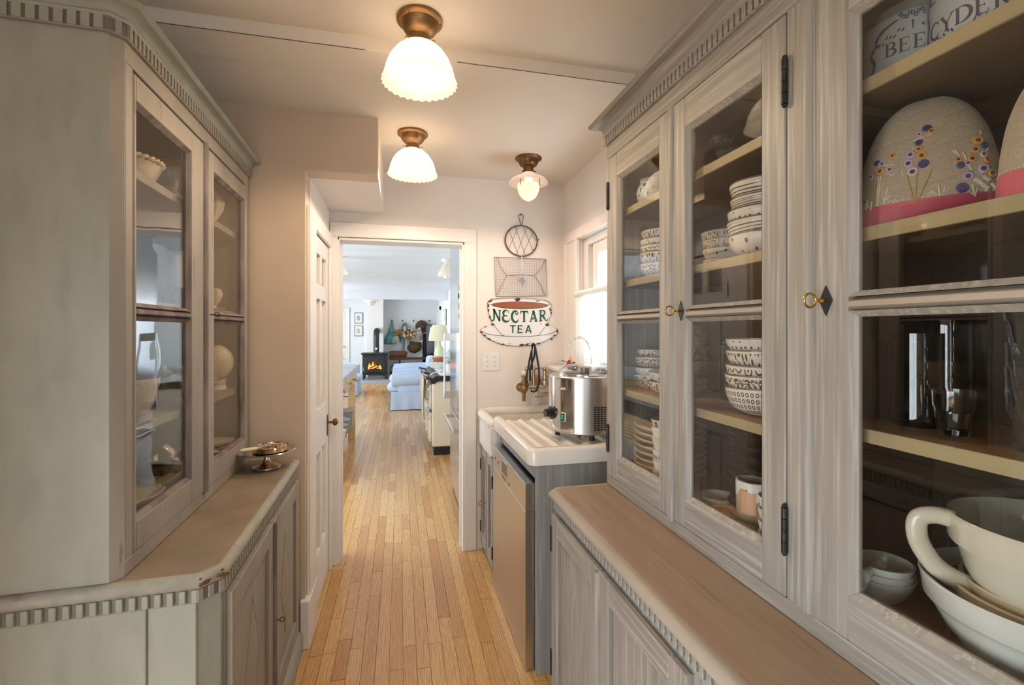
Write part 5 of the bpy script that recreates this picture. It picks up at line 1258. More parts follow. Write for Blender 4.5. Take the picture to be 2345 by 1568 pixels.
for k in range(len(sp1)-6, len(sp1)): sp1[k] = (sp1[k][0], .0030, sp1[k][2])
cosy((.888, .628, 1.60), math.radians(-57), 'linen tea cosy embroidered with flowers and pink hem, whole in view', .190, .120, .222, fl1, sp1)
fl2 = [(-.30,.62,.0040,L_,D_), (-.22,.58,.0046,O_,D_), (-.40,.52,.0036,L_,D_), (-.34,.46,.0060,D_,D_), (-.20,.44,.0050,K_,D_), (-.5,.42,.004,O_,D_)]+[(.1+.06*k, .5+.1*math.sin(k*2), .005, (B_, O_, L_)[k % 3], D_) for k in range(7)]
sp2 = [([(-.22,.64), (-.14,.66)], .0012, Ct), ([(-.26,.50), (-.18,.50)], .0014, Ct), ([(-.15,.48), (-.08,.47)], .0014, Ct), ([(-.22,.40), (-.26,.36)], .0014, Ct), ([(-.18,.30), (-.22,.20)], .0014, Ct), ([(-.12,.26), (-.16,.20)], .0014, Ct)]
cosy((.862, .412, 1.60), math.radians(-57), 'second linen tea cosy with pink hem, cut by the picture edge', .172, .12, .190, fl2, sp2)
gd = thing('glass_cloche', 'large clear glass dome behind the tea cosies', 'cloche', (.985, .47, 1.60))
MB().lathe([(.082, 0), (.083, .004), (.083, .14), (.076, .18), (.055, .208), (.025, .220), (0, .222), (0, .2195), (.025, .2175), (.054, .206), (.0735, .179), (.0805, .14), (.0805, .004)], 48).build('dome', 'thin_clear', gd, smooth=60)

# drinking glasses on the shelf below (z 1.25)
def tumbler(r, h):
    k = ('tum', r, h)
    if k in MESH: return MESH[k]
    def fac(t, i, rr, z): return (rr*(1-.012*abs(math.sin(4.5*t))) if i in (2, 3, 4) else rr), z
    MESH[k] = MB().lathe([(0, 0), (r*.70, 0), (r*.74, .003), (r*.84, h*.38), (r*.90, h*.58), (r*.97, h*.64), (r, h), (r-.002, h), (r*.97-.0025, h*.66), (r*.88-.003, h*.56), (r*.74-.003, .010), (0, .009)], 54, mod=fac).mesh('tumbler', 'drinking_glass', 40)
    return MESH[k]
put('tumbler', tumbler(.0275, .073), (.880, .580, 1.25), 'small faceted glass tumbler standing alone', 'glass')
for i in range(5):
    put('tumbler', tumbler(.040, .088), (.868, .462, 1.25+i*.032), 'faceted tumbler, %s in the glass stack at the right edge' % ['lowest', 'second up', 'third up', 'fourth up', 'topmost'][i], 'glass', 'stacked tumblers at the right', tilt=(R.uniform(-.03, .03), R.uniform(-.03, .03)))
def straight(r, h):
    k = ('str', r, h)
    if k not in MESH: MESH[k] = MB().lathe([(0, 0), (r, 0), (r, h), (r-.0018, h), (r-.0018, .010), (0, .010)], 40).mesh('highball', 'thin_clear', 40)
    return MESH[k]
for (x, y, h, w) in ((.93, .705, .150, 'tall straight highball glass at the far left of the dark shelf'), (.985, .660, .190, 'taller straight highball glass behind the first'), (.905, .655, .165, 'straight highball glass between the two others')):
    put('highball_glass', straight(.034, h), (x, y, 1.25), w, 'glass', 'highball glasses')

# mixing bowls and the big batter jug on the hutch floor
def mixing(m, r, h):
    k = ('mix', m, r)
    if k in MESH: return MESH[k]
    b = r*.58
    MESH[k] = MB().lathe([(0, 0), (b, 0), (b+.003, .004), (b+.22*(r-b)/.5*.5, h*.14), (r*.80, h*.36), (r*.90, h*.60), (r*.925, h*.66), (r*.945, h*.68), (r*.965, h*.70), (r*.985, h*.92), (r, h*.97), (r*.985, h), (r*.955, h*.985), (r*.935, h*.70), (r*.86, h*.55), (r*.72, h*.30), (b*.8, .012), (0, .010)], 72).mesh('mixing_bowl', m, 45)
    return MESH[k]
put('mixing_bowl', mixing('white_glaze', .146, .118), (.912, .478, ZB), 'large white mixing bowl with a thick rolled rim at the bottom', 'bowl', 'nested mixing bowls')
for i, (r, m_) in enumerate(((.118, 'yellow_glaze'), (.104, 'yellow_glaze'), (.090, 'yellow_glaze'))):
    put('mixing_bowl', mixing(m_, r, .100-.008*i), (.912, .470, ZB+.016+.017*i), '%s tan rimmed bowl nested inside the large white mixing bowl' % ['outermost', 'middle', 'innermost'][i], 'bowl', 'nested mixing bowls')
jg = thing('batter_jug', 'big cream glazed batter jug with loop handle on the mixing bowls', 'jug', (.905, .462, ZB+.070))
r, h = .124, .150
MB().lathe([(0, 0), (r*.52, 0), (r*.55, .004), (r*.70, h*.22), (r*.82, h*.46), (r*.89, h*.68), (r*.90, h*.70), (r*.955, h*.715), (r*.97, h*.74), (r*.985, h*.92), (r*.99, h*.97), (r*.965, h), (r*.94, h*.97), (r*.90, h*.70), (r*.78, h*.42), (r*.5, .014), (0, .012)], 72).build('body', 'cream_glaze', jg, smooth=45)
ha = math.radians(136)
def hp(d, z): return (d*math.cos(ha), d*math.sin(ha), z)
MB().tube(smoothpath([hp(.116, .137), hp(.138, .139), hp(.156, .130), hp(.158, .104), hp(.148, .078), hp(.128, .054), hp(.088, .036)], 7), .0118, 14, flat=1.25).build('handle', 'cream_glaze', jg, smooth=70)
for i in range(3):
    b = put('measuring_bowl', None, (0, 0, 0), '', 'bowl') if False else None
    t = thing('measuring_cup', '%s white handled measuring cup of the nest of three' % ['lowest', 'middle', 'topmost'][i], 'measuring cup', (.868, .694-.004*i, ZB+.013*i), math.radians(196), 'nested measuring cups')
    r = .055-.004*i
    MB().lathe([(0, 0), (r*.55, 0), (r*.8, .014), (r*.96, .036), (r, .044), (r-.003, .0445), (r*.93, .036), (r*.75, .016), (0, .006)], 40).build('cup', 'white_glaze', t, smooth=45)
    MB().tube([(r-.004, 0, .039), (r+.016, 0, .037), (r+.024, 0, .036)], .006, 10, radii=[.006, .008, .009], flat=1.2).build('handle', 'white_glaze', t, smooth=60)
# ------------------------------------------------------------------ left hutch contents (same 1.5 degree turn as the cabinet)
def LT(x, y, z):
    v = Matrix.Rotation(ROT, 4, 'Z') @ Vector((x, y, z)); return tuple(v)
ZL = .932
# top shelf, z 1.83
t = thing('lattice_basket', 'cream pierced pottery basket with plaited rim on the top left shelf', 'basket', LT(-.715, 1.565, 1.83), ROT)
MB().lathe([(0, 0), (.050, 0), (.055, .004), (.075, .045), (.084, .070), (.080, .070), (.071, .044), (.050, .008), (0, .006)], 48, mod=lambda t, i, r, z: (r*(1+.02*math.cos(24*t)), z)).build('body', 'creamware', t, smooth=40)
for ph in (0, PI):
    MB().tube([((.083+.004*math.cos(14*a+ph))*math.cos(a), (.083+.004*math.cos(14*a+ph))*math.sin(a), .072+.004*math.sin(14*a+ph)) for a in [2*PI*k/140 for k in range(140)]], .0045, 6, closed=True).build('plaited_rim', 'creamware', t, smooth=60)
t = thing('pottery_hare', 'cream pottery figure seated on the top left shelf', 'figurine', LT(-.70, 1.80, 1.83), ROT)
MB().sphere((0, 0, .035), .035, 18, 12, (.8, 1.1, 1)).sphere((0, .02, .085), .022, 16, 10, (.8, 1, 1.2)).build('body', 'creamware', t, smooth=60)
MB().sphere((-.006, .015, .112), .010, 10, 8, (.5, .6, 1.8)).sphere((.008, .015, .112), .010, 10, 8, (.5, .6, 1.8)).build('ears', 'creamware', t, smooth=60)
t = thing('pierced_bowl', 'small pierced cream bowl beside the astragal, top left shelf', 'bowl', LT(-.685, 1.93, 1.83), ROT)
MB().lathe([(0, 0), (.03, 0), (.034, .004), (.05, .05), (.053, .064), (.049, .064), (.045, .05), (0, .01)], 40, mod=lambda t, i, r, z: (r*(1+.035*math.cos(16*t)*(i > 3)), z)).build('body', 'creamware', t, smooth=40)
t = thing('shell_jug', 'cream jug moulded as a fluted shell on the top left shelf', 'jug', LT(-.690, 2.135, 1.83), ROT)
MB().lathe([(0, 0), (.030, 0), (.036, .006), (.024, .020), (.020, .030), (.032, .050), (.046, .080), (.050, .105), (.040, .125), (.036, .128), (.045, .104), (.03, .06), (0, .04)], 48,
           mod=lambda t, i, r, z: (r*(1+.10*math.cos(9*t)*(i > 4)), z+(.020*math.cos(t-5)*(i > 7)))).build('body', 'creamware', t, smooth=50)
MB().tube(smoothpath([(.0, .04, .11), (0, .068, .115), (0, .07, .08), (0, .045, .055)]), .005, 8).build('handle', 'creamware', t, smooth=60)
# second shelf, z 1.50
t = thing('sugar_bowl', 'small shell shaped cream cup and saucer beside the key', 'cup', LT(-.66, 2.065, 1.50), ROT)
MB().lathe([(0, 0), (.040, 0), (.048, .006), (.046, .008), (0, .006)], 32).build('saucer', 'creamware', t, smooth=40)
MB().lathe([(0, .008), (.018, .008), (.014, .016), (.028, .035), (.036, .060), (.030, .078), (.027, .078), (.032, .060), (0, .03)], 40, mod=lambda t, i, r, z: (r*(1+.09*math.cos(9*t)*(i > 2)), z+.008*math.cos(t-5)*(i > 4))).build('cup', 'creamware', t, smooth=50)
t = thing('tall_pitcher', 'tall cream pottery pitcher with basket weave foot, second left shelf', 'pitcher', LT(-.715, 1.93, 1.50), ROT)
MB().lathe([(0, 0), (.045, 0), (.048, .004), (.052, .04), (.050, .08), (.040, .13), (.034, .16), (.038, .19), (.044, .20), (.040, .20), (.03, .16), (0, .1)], 40).build('body', 'creamware', t, smooth=40)
MB().tube(smoothpath([(0, .036, .18), (0, .075, .17), (0, .08, .11), (0, .05, .07)]), .006, 8).build('handle', 'creamware', t, smooth=60)
MB().lathe([(.0535, .010), (.0545, .04), (.053, .07)], 40, mod=lambda t, i, r, z: (r*(1+.012*math.cos(20*t+i*PI)), z)).build('woven_band', 'basket_weave', t)
# third shelf, z 1.18
t = thing('ostrich_egg', 'pale ostrich egg standing on a pierced lace collar', 'egg', LT(-.672, 2.150, 1.18), ROT)
MB().lathe([(.030, 0), (.038, .002), (.036, .008), (.032, .022), (.036, .040), (.041, .046), (.037, .046), (.028, .022), (.032, .008)], 48, mod=lambda t, i, r, z: (r*(1+.012*math.cos(24*t)), z)).build('lace_collar', 'white_pot', t, smooth=40)
for k in range(18):
    a = 2*PI*k/18; MB().sphere((.0325*math.cos(a), .0325*math.sin(a), .024), .0030, 8, 6, (.8, .8, 1.5)).build('pierced_hole', 'paint_old_edge', t)
MB().sphere((0, 0, .112), .062, 32, 20, (1, 1, 1.13)).build('shell', 'ivory', t, smooth=80)
cp_ = plate_mesh('creamware', .075, .014)
for i in range(7):
    put('cream_plate', cp_, LT(-.700, 2.005, 1.18+i*.0155), 'cream plate with scalloped edge, %s of the stack beside the ostrich egg' % ['lowest', 'second', 'third', 'fourth', 'fifth', 'sixth', 'topmost'][i], 'plate', 'cream plates beside the egg')
t = thing('pierced_tureen', 'wide cream tureen with pierced rim on the third left shelf', 'tureen', LT(-.725, 1.56, 1.18), ROT)
MB().lathe([(0, 0), (.055, 0), (.060, .004), (.075, .03), (.084, .07), (.088, .085), (.090, .105), (.086, .105), (.08, .07), (0, .02)], 56, mod=lambda t, i, r, z: (r*(1+.012*math.cos(30*t)*(i in (5, 6))), z)).build('body', 'creamware', t, smooth=40)
for k in range(26):
    a = 2*PI*k/26; MB().sphere((.0865*math.cos(a), .0865*math.sin(a), .094), .0036, 8, 6, (.8, .8, 1.3)).build('pierced_hole', 'paint_old_edge', t)
t = thing('lidded_teapot', 'cream lidded teapot behind the left door edge, third shelf', 'teapot', LT(-.715, 1.80, 1.18), ROT)
MB().lathe([(0, 0), (.035, 0), (.040, .005), (.058, .035), (.060, .06), (.048, .085), (.030, .095), (.028, .098), (.016, .108), (.006, .112), (.008, .122), (0, .127)], 40).build('body', 'creamware', t, smooth=40)
MB().tube(smoothpath([(.05, -.02, .03), (.085, -.03, .05), (.10, -.035, .09)]), .009, 10, radii=None).build('spout', 'creamware', t, smooth=60)
# hutch floor
pl2 = plate_mesh('creamware', .100, .020)
t = tag(MB().lathe([(0, 0), (.065, 0), (.070, .003), (.105, .018), (.112, .026), (.108, .028), (.100, .021), (.066, .008), (0, .007)], 64, mod=lambda t, i, r, z: (r*(1+.020*math.cos(14*t)*(3 <= i <= 6)), z+.002*math.cos(14*t)*(3 <= i <= 6))).build('scalloped_platter', 'creamware', loc=LT(-.735, 1.55, ZL), smooth=50), 'scalloped cream platter on the floor of the left hutch, near door', 'platter')
for i in range(3):
    put('dessert_plate', plate_mesh('creamware', .070, .016), LT(-.668, 2.11, ZL+i*.017), 'cream dessert plate, %s of three at the far end of the left hutch' % ['lowest', 'middle', 'topmost'][i], 'plate', 'three dessert plates')
t = thing('silver_teapot', 'dark silver lidded pot at the back of the left hutch floor', 'teapot', LT(-.76, 1.84, ZL), ROT)
MB().lathe([(0, 0), (.04, 0), (.045, .006), (.065, .05), (.060, .085), (.035, .11), (.03, .115), (.012, .13), (.015, .14), (0, .145)], 36).build('body', 'silver', t, smooth=40)
MB().tube(smoothpath([(.055, 0, .04), (.09, -.01, .06), (.105, -.01, .10)]), .008, 8).build('spout', 'silver', t, smooth=60)

# silver cake stand with a tin of nuts and a knife on the left worktop
cs = thing('cake_stand', 'tarnished silver footed cake stand on the left worktop', 'cake stand', LT(-.478, 2.120, .857), ROT)
MB().lathe([(0, .002), (.050, .002), (.0555, .004), (.055, .008), (.045, .011), (.030, .016), (.016, .026), (.0105, .040), (.0105, .052), (.018, .060), (.040, .063), (.085, .066), (.106, .071), (.1085, .0735), (.106, .0755), (.085, .069), (0, .066)], 56).build('body', 'silver', cs, smooth=40)
tn = thing('nut_dish', 'shallow round metal dish of nuts on the silver cake stand', 'dish', LT(-.466, 2.125, .857+.0665), ROT)
MB().lathe([(0, .001), (.052, .001), (.064, .004), (.068, .024), (.066, .024), (.062, .006), (0, .004)], 48).build('tin', 'silver', tn, smooth=40)
n = MB(); RR = random.Random(3)
for k in range(130):
    a = RR.random()*2*PI; q = .055*math.sqrt(RR.random()); n.sphere((.006+q*math.cos(a), q*math.sin(a), .016+.014*RR.random()*(1-q/.07)), .005+.003*RR.random(), 6, 5, (1, .7+.5*RR.random(), .7))
n.build('nuts', 'nuts', tn, kind='stuff')
kn = thing('cheese_knife', 'small knife with pale handle resting on the nut dish', 'knife', LT(-.520, 2.064, .857+.0945), ROT+.45)
MB().tube([(-.038, 0, 0), (-.02, 0, .001), (.008, 0, 0), (.022, 0, 0)], .006, 10, radii=[.0055, .0065, .0072, .006], flat=.6).build('handle', 'ivory', kn, smooth=60)
MB().cyl((.022, 0, 0), (.036, 0, 0), .0055, 12).build('ferrule', 'chrome', kn)
MB().box(.036, .095, -.006, .006, -.0008, .0012, .0005).build('blade', 'steel_dark', kn)

# ------------------------------------------------------------------ things hung on the end wall
# enamel sign shaped like a cup and saucer
sg = thing('enamel_sign', 'rust-chipped enamel cup and saucer shaped tea sign on the end wall', 'sign', (.774, 3.03, 1.469))
def S(px, py): return ((px-1190)*.003, (740-py)*.00293)
cup = [(1117,697), (1125,688), (1145,684.5), (1190,683), (1235,685), (1256,691), (1262.5,699), (1262,712), (1258,728), (1252.5,744)]
sau = [(1262,745), (1272,751), (1278,757.5), (1274,765), (1262,773), (1240,783), (1215,789), (1190,791), (1165,790), (1140,784), (1120,774), (1106,764), (1101.5,757), (1106,751), (1117,746.5), (1129,744)]
lft = [(1123,728), (1118.5,712)]
out = [S(*p) for p in cup+sau+lft]
sm = [(p.x, p.y) for p in smoothpath([(a, b, 0) for a, b in out]+[(out[0][0], out[0][1], 0)], 3)][:-1]
MB().prism([(a*1.012, (b)*1.02) for a, b in sm], 'y', -.005, 0).build('rusted_edge', 'rust', sg)
MB().prism(sm, 'y', -.0075, -.005).build('plate', 'enamel_white', sg)
RR = random.Random(11)
tea = [S(1190+64.5*math.cos(t), 699-.5+ (9.5 if math.sin(t) < 0 else 8.0)*-math.sin(t)) for t in [2*PI*k/48 for k in range(48)]]
MB().prism(tea, 'y', -.0082, -.0075).build('tea_surface', 'enamel_brown', sg)
def gl(pts, w=.0028, nm='green_line'):
    mb = MB(); sp_ = smoothpath([(S(*p)[0], S(*p)[1], 0) for p in pts], 5); ribbon(mb, [(p.x, p.y, w) for p in sp_], lambda x, y, d: (x, -.0083-d, y), .0006); mb.build(nm, 'enamel_green', sg)
gl([(1121,697), (1140,703), (1165,706.5), (1190,707.5), (1215,706.5), (1240,703), (1260,696)])
gl([(1118,694), (1128,688.5), (1150,685.5), (1190,684.8), (1230,686.5), (1252,690.5), (1261,696)], .0018)
gl([(1132,746), (1140,756), (1148,765), (1155,768.5)]); gl([(1248,747), (1241,757), (1234,765), (1230,768)])
gl([(1104,758), (1118,764), (1145,768), (1190,770), (1235,767.5), (1262,763), (1276,757)])
def bend(x, y, d): return (x, -.0086-d, y-.135*.0+ .30*x*x - .0)
letters('NECTAR', FANCY, sg, 'enamel_green', lambda x, y, d: bend(x*.865, y+S(0, 737)[1], d), .0745, .10, .0008)
letters('TEA', SANS, sg, 'enamel_green', lambda x, y, d: (x+.005, -.0086-d, y+S(0, 762)[1]), .052, .22, .0008)
def chip(px, py, w, h, m_='rust'):
    x, y = S(px, py); n_ = 11; pts = []
    for k in range(n_):
        a = 2*PI*k/n_; q = RR.uniform(.6, 1.15); pts.append((x+w*.0015*q*math.cos(a), y+h*.0015*q*math.sin(a)))
    MB().prism(pts, 'y', -.0094, -.0074).build('rust_chip', m_, sg)
for a in ((1184,686.5,16,8), (1123,691,9,5), (1119,700,4,10), (1253,744,9,8), (1128,743,9,5), (1194,789,16,6), (1263,776,8,4), (1120,775,9,4), (1104,760,5,6), (1276,757,4,9), (1122,726,4,8), (1260,709,4,9), (1119,712,3,10), (1262,716,3,6), (1150,787,10,3), (1232,786,8,3), (1110,767,7,4), (1270,768,7,4), (1205,789,9,4)): chip(*a)
for a in ((1126,687,8,4,'rust_light'), (1230,688,8,4,'rust_light'), (1184,692,7,4,'rust_light'), (1259,706,4,6,'rust_light'), (1238,741,4,3,'rust_light'), (1241,711,3,2,'rust_light'), (1183,762,3,2,'rust_light'), (1112,748,6,3,'rust_light'), (1166,786,4,2,'rust_light'), (1213,782,3,2,'rust_light'), (1235,682.5+4,3,2,'rust_light')): chip(*a)

# round wire trivet with a loop
tv = thing('wire_trivet', 'round rusty wire trivet with crossed wires, uppermost on the end wall', 'trivet', (.781, 3.02, 2.022))
def ell(a, k=1): return (.110*k*math.cos(a), 0, .102*k*math.sin(a)-.006)
MB().tube([ell(2*PI*k/60) for k in range(60)], .0042, 8, closed=True).build('ring', 'wire_rust', tv, smooth=60)
MB().tube([(x, -.003, z) for x, y, z in [ell(2*PI*k/60, .972) for k in range(60)]], .0022, 6, closed=True).build('ring', 'wire_rust', tv, smooth=60)
MB().tube(smoothpath([(-.002, -.002, .095), (-.013, -.002, .135), (-.018, -.002, .160), (-.006, -.002, .172), (.010, -.002, .168), (.014, -.002, .150), (.006, -.002, .12), (.004, -.002, .095)], 5), .0024, 8).build('loop', 'wire_rust', tv, smooth=60)
MB().tube([(.108, 0, .002), (.116, -.004, .004), (.122, -.004, .010)], .003, 6).build('hook', 'wire_rust', tv)
for x0 in (-.085, -.040, .015, .062):
    a = Vector((x0, -.002, 0)); pts = []
for (x0, z0, x1, z1) in ((-.082,.060,-.018,-.104), (-.042,.086,.030,-.104), (.012,.094,.082,-.070), (.058,.078,.098,.0), (.080,.058,.006,-.106), (.040,.086,-.036,-.100), (-.016,.094,-.086,-.062)):
    MB().tube([(x0, -.001, z0), (x1, -.001, z1)], .0012, 6).build('cross_wire', 'wire_dark', tv)
MB().cyl((-.003, -.012, .166), (-.003, .01, .166), .003, 8).build('nail', 'iron', tv)

# rectangular cooling rack
ck = thing('wire_rack', 'rectangular fine mesh wire cooling rack on the end wall', 'rack', (.779, 3.022, 1.776))
W2, H2 = .178, .127
frame = [(-W2-.003, 0, H2), (W2-.006, 0, H2-.002), (W2+.004, 0, -H2+.004), (-W2+.008, 0, -H2-.004)]
MB().tube(frame, .0022, 6, closed=True).build('rim', 'wire_rust', ck)
for k in range(1, 30): x = -W2+2*W2*k/30; MB().tube([(x, 0, H2), (x+.001, 0, -H2)], .0006, 4).build('mesh_wire', 'wire_dark', ck)
for k in range(1, 21): z_ = -H2+2*H2*k/21; MB().tube([(-W2, .001, z_), (W2, .001, z_+.001)], .0006, 4).build('mesh_wire', 'wire_dark', ck)
for pts in ([(-.160,-.002,.120), (-.145,-.005,.070), (-.098,-.008,.005), (-.0,-.008,.014), (.09,-.008,.012), (.140,-.005,.060), (.165,-.002,.118)], [(-.165,-.002,-.120), (-.13,-.005,-.05), (-.098,-.008,.005)], [(.09,-.008,.012), (.13,-.005,-.04), (.168,-.002,-.120)]):
    MB().tube(pts, .0014, 6).build('brace_wire', 'wire_dark', ck)
st = thing('star_ornament', 'pale blue eight pointed star hanging on white string before the rack', 'ornament', (.782, 3.003, 1.752))
pts = []
for k in range(16):
    a = PI/2+2*PI*k/16
    q = .011 if k % 2 else (.052 if k in (0, 8) else .032 if k in (4, 12) else .024)
    pts.append((q*math.cos(a), q*math.sin(a)))
n = MB(); v = [(p[0], 0, p[1]) for p in pts]+[(0, -.008, 0), (0, .004, 0)]
n.add(v, [(k, (k+1) % 16, 16) for k in range(16)]+[((k+1) % 16, k, 17) for k in range(16)]); n.build('star', 'blue_foil', st)
MB().tube([(0, 0, .05), (-.002, 0, .10), (-.002, .004, .165)], .0016, 6).tube([(0, 0, .05), (.004, 0, .10), (.001, .004, .165)], .0014, 6).build('string', 'white_string', st)
# ------------------------------------------------------------------ kitchen beyond the doorway
fr = thing('refrigerator', 'tall stainless steel refrigerator just past the doorway', 'refrigerator', (.76, 3.78, 0))
def FR(mb):
    for i, v in enumerate(mb.v): mb.v[i] = (v[0]-.76, v[1]-3.78, v[2])
    return mb
FR(MB().box(.452, 1.08, 3.34, 4.20, .0, 2.16)).build('cabinet', 'steel_dark', fr)
FR(MB().box(.43, .452, 3.345, 4.195, .745, 2.155, .004)).build('upper_door', 'steel_fridge', fr)
dr = FR(MB().box(.43, .452, 3.345, 4.195, .10, .735, .004)).build('freezer_drawer', 'steel_fridge', fr)
FR(MB().box(.365, .380, 4.085, 4.115, .835, 1.40, .003)).build('door_handle', 'chrome', fr)
for z in (.835, 1.335): FR(MB().box(.380, .43, 4.085, 4.115, z, z+.062)).build('handle_bracket', 'steel', fr)
FR(MB().box(.365, .382, 3.42, 4.10, .670, .700, .003)).build('drawer_handle', 'chrome', dr)
for y in (3.43, 4.06): FR(MB().box(.382, .43, y, y+.03, .672, .698)).build('handle_bracket', 'steel', dr)
for i, (z, m_, w) in enumerate(((1.74, 'magnet_tan', 'topmost tan magnet on the refrigerator door'), (1.68, 'black_rubber', 'black magnet on the refrigerator door'), (1.605, 'magnet_tan', 'tan magnet below the black one on the refrigerator'), (1.53, 'wood_light', 'lowest pale magnet on the refrigerator door'))):
    tag(MB().sphere((0, 0, 0), .024, 14, 10, (.25, .55, 1)).build('fridge_magnet', m_, loc=(.425, 3.52, z), smooth=60), w, 'magnet', 'fridge magnets')

# cream range cooker
rg = thing('range_cooker', 'cream enamel range cooker with black top and plinth', 'stove', (.70, 6.13, 0))
def RG(mb):
    for i, v in enumerate(mb.v): mb.v[i] = (v[0]-.70, v[1]-6.13, v[2])
    return mb
RG(MB().box(.352, 1.06, 5.40, 6.86, .095, .845, .012)).build('body', 'range_cream', rg)
RG(MB().box(.37, 1.06, 5.412, 6.85, .0, .095, .004)).build('plinth', 'black_iron_paint', rg)
RG(MB().prism([(.335, .835), (.345, .815), (.385, .818), (.40, .835), (.43, .848), (1.06, .848), (1.06, .905), (.40, .905), (.375, .895), (.345, .86)], 'y', 5.385, 6.87)).build('black_top', 'black_iron_paint', rg)
RG(MB().box(.44, 1.05, 5.40, 6.86, .905, .912)).build('hob_plate', 'white_pot', rg)
for (ya, yb, za, zb) in ((5.46, 5.86, .52, .80), (5.46, 5.86, .14, .48), (5.92, 6.32, .52, .80), (5.92, 6.32, .14, .48), (6.38, 6.80, .14, .80)):
    d_ = RG(MB().box(.318, .352, ya, yb, za, zb, .010)).build('oven_door', 'range_cream', rg)
    RG(MB().cyl((.305, ya+.03, zb-.06), (.305, yb-.03, zb-.06), .010, 10)).build('handle', 'chrome', d_)
    for z in (za+.05, zb-.05): RG(MB().box(.303, .335, ya-.014, ya+.024, z-.016, z+.016, .004)).build('hinge', 'range_cream', d_)
RG(MB().cyl((.272, 5.40, .885), (.272, 6.86, .885), .011, 12)).build('towel_rail', 'chrome', rg)
for y in (5.42, 6.14, 6.84): RG(MB().cyl((.272, y, .885), (.36, y, .868), .012, 10).sphere((.272, y, .885), .020, 12, 8)).build('rail_bracket', 'black_iron_paint', rg)
RG(MB().tube(smoothpath([(.335, 5.42, .90), (.36, 5.40, .935), (.44, 5.44, .945), (.50, 5.44, .945)]), .008, 8)).build('lid_spring', 'chrome', rg, smooth=60)
def towel(y, w, l1, l2, m_, label):
    t = thing('tea_towel', label, 'towel', (.272, y, .885)); n = MB()
    def f(u, v):
        s = v*(l1+l2); x = -.013; z = 0
        yy = (u-.5)*w; wob = .008*math.sin(u*14+v*5)+.006*math.sin(u*31)
        if s < l1: return (-.014-wob*min(1, (l1-s)*6), yy*(1-.15*(l1-s)/l1), -(l1-s))
        return (.014+wob*min(1, (s-l1)*6)*.6, yy, -(s-l1))
    n.grid(f, 26, 34); o = n.build('cloth', m_, t, smooth=60)
    md = o.modifiers.new('thick', 'SOLIDIFY'); md.thickness = .004; md.offset = 0
towel(5.56, .22, .50, .26, 'towel_oat', 'oat coloured tea towel nearest on the range rail'); towel(5.80, .20, .44, .22, 'towel_sand', 'sand coloured tea towel second on the range rail'); towel(6.06, .22, .36, .20, 'towel_peach', 'peach tea towel furthest on the range rail')
# pots and flowers on the range
def on_range(name, label, cat, x, y): return thing(name, label, cat, (x, y, .912))
t = on_range('white_casserole', 'white oval casserole on the range', 'pot', .52, 6.45)
MB().lathe([(0, 0), (.11, 0), (.13, .02), (.145, .085), (.15, .09), (.142, .09), (.125, .025), (0, .012)], 32).build('body', 'white_pot', t, smooth=40)
for s in (-1, 1): MB().tube(smoothpath([(s*.14, -.03, .07), (s*.175, -.02, .075), (s*.175, .02, .075), (s*.14, .03, .07)]), .007, 8).build('handle', 'white_pot', t, smooth=60)
t = on_range('red_casserole', 'shallow brick red pan standing in the white casserole', 'pot', .54, 6.45); t.location.z = .912+.062
MB().lathe([(0, 0), (.09, 0), (.105, .015), (.118, .075), (.124, .08), (.116, .08), (.10, .02), (0, .01)], 32).build('body', 'terracotta_pot', t, smooth=40)
MB().lathe([(.112, .08), (.128, .083), (.128, .092), (.06, .098), (0, .10)], 32).build('lid', 'terracotta_pot', t, smooth=40)
t = on_range('flower_crock', 'white crock holding pale hydrangea heads on the range', 'vase', .60, 5.86)
MB().lathe([(0, 0), (.07, 0), (.075, .006), (.085, .10), (.080, .10), (.07, .01), (0, .01)], 28).build('pot', 'white_pot', t, smooth=40)
RR = random.Random(5)
for k in range(3):
    c = ((-.02, -.02, .15), (.05, .02, .17), (0, .03, .22))[k]; n = MB()
    for q in range(90):
        d_ = Vector((RR.gauss(0, 1), RR.gauss(0, 1), RR.gauss(0, 1))).normalized(); p = Vector(c)+d_*.062*RR.uniform(.75, 1); n.sphere(p, .013, 6, 4, (1, 1, .7))
    n.build('flower_head', 'petal_white', t)
for k in range(4): MB().tube([(.0, 0, .02), (.02*(k-1.5), .01*k, .13)], .004, 5).build('stem', 'enamel_green', t)
t = on_range('red_bowl', 'brick red lidded pot behind the refrigerator edge', 'pot', .80, 6.2)
MB().lathe([(0, 0), (.08, 0), (.10, .02), (.11, .10), (.10, .105), (.03, .125), (.015, .13), (.02, .145), (0, .15)], 28).build('body', 'terracotta_pot', t, smooth=40)
MB().tube(smoothpath([(-.10, 0, .10), (-.08, 0, .19), (0, 0, .22), (.08, 0, .19), (.10, 0, .10)]), .006, 8).build('handle', 'terracotta_pot', t, smooth=60)
t = on_range('folded_paper', 'flat pale papers near the front edge of the range', 'paper', .60, 5.58)
MB().box(-.11, .11, -.08, .08, 0, .012, .002).build('sheets', 'white_pot', t); MB().box(-.10, .08, -.07, .06, .013, .020, .002).build('sheets', 'print_paper', t)

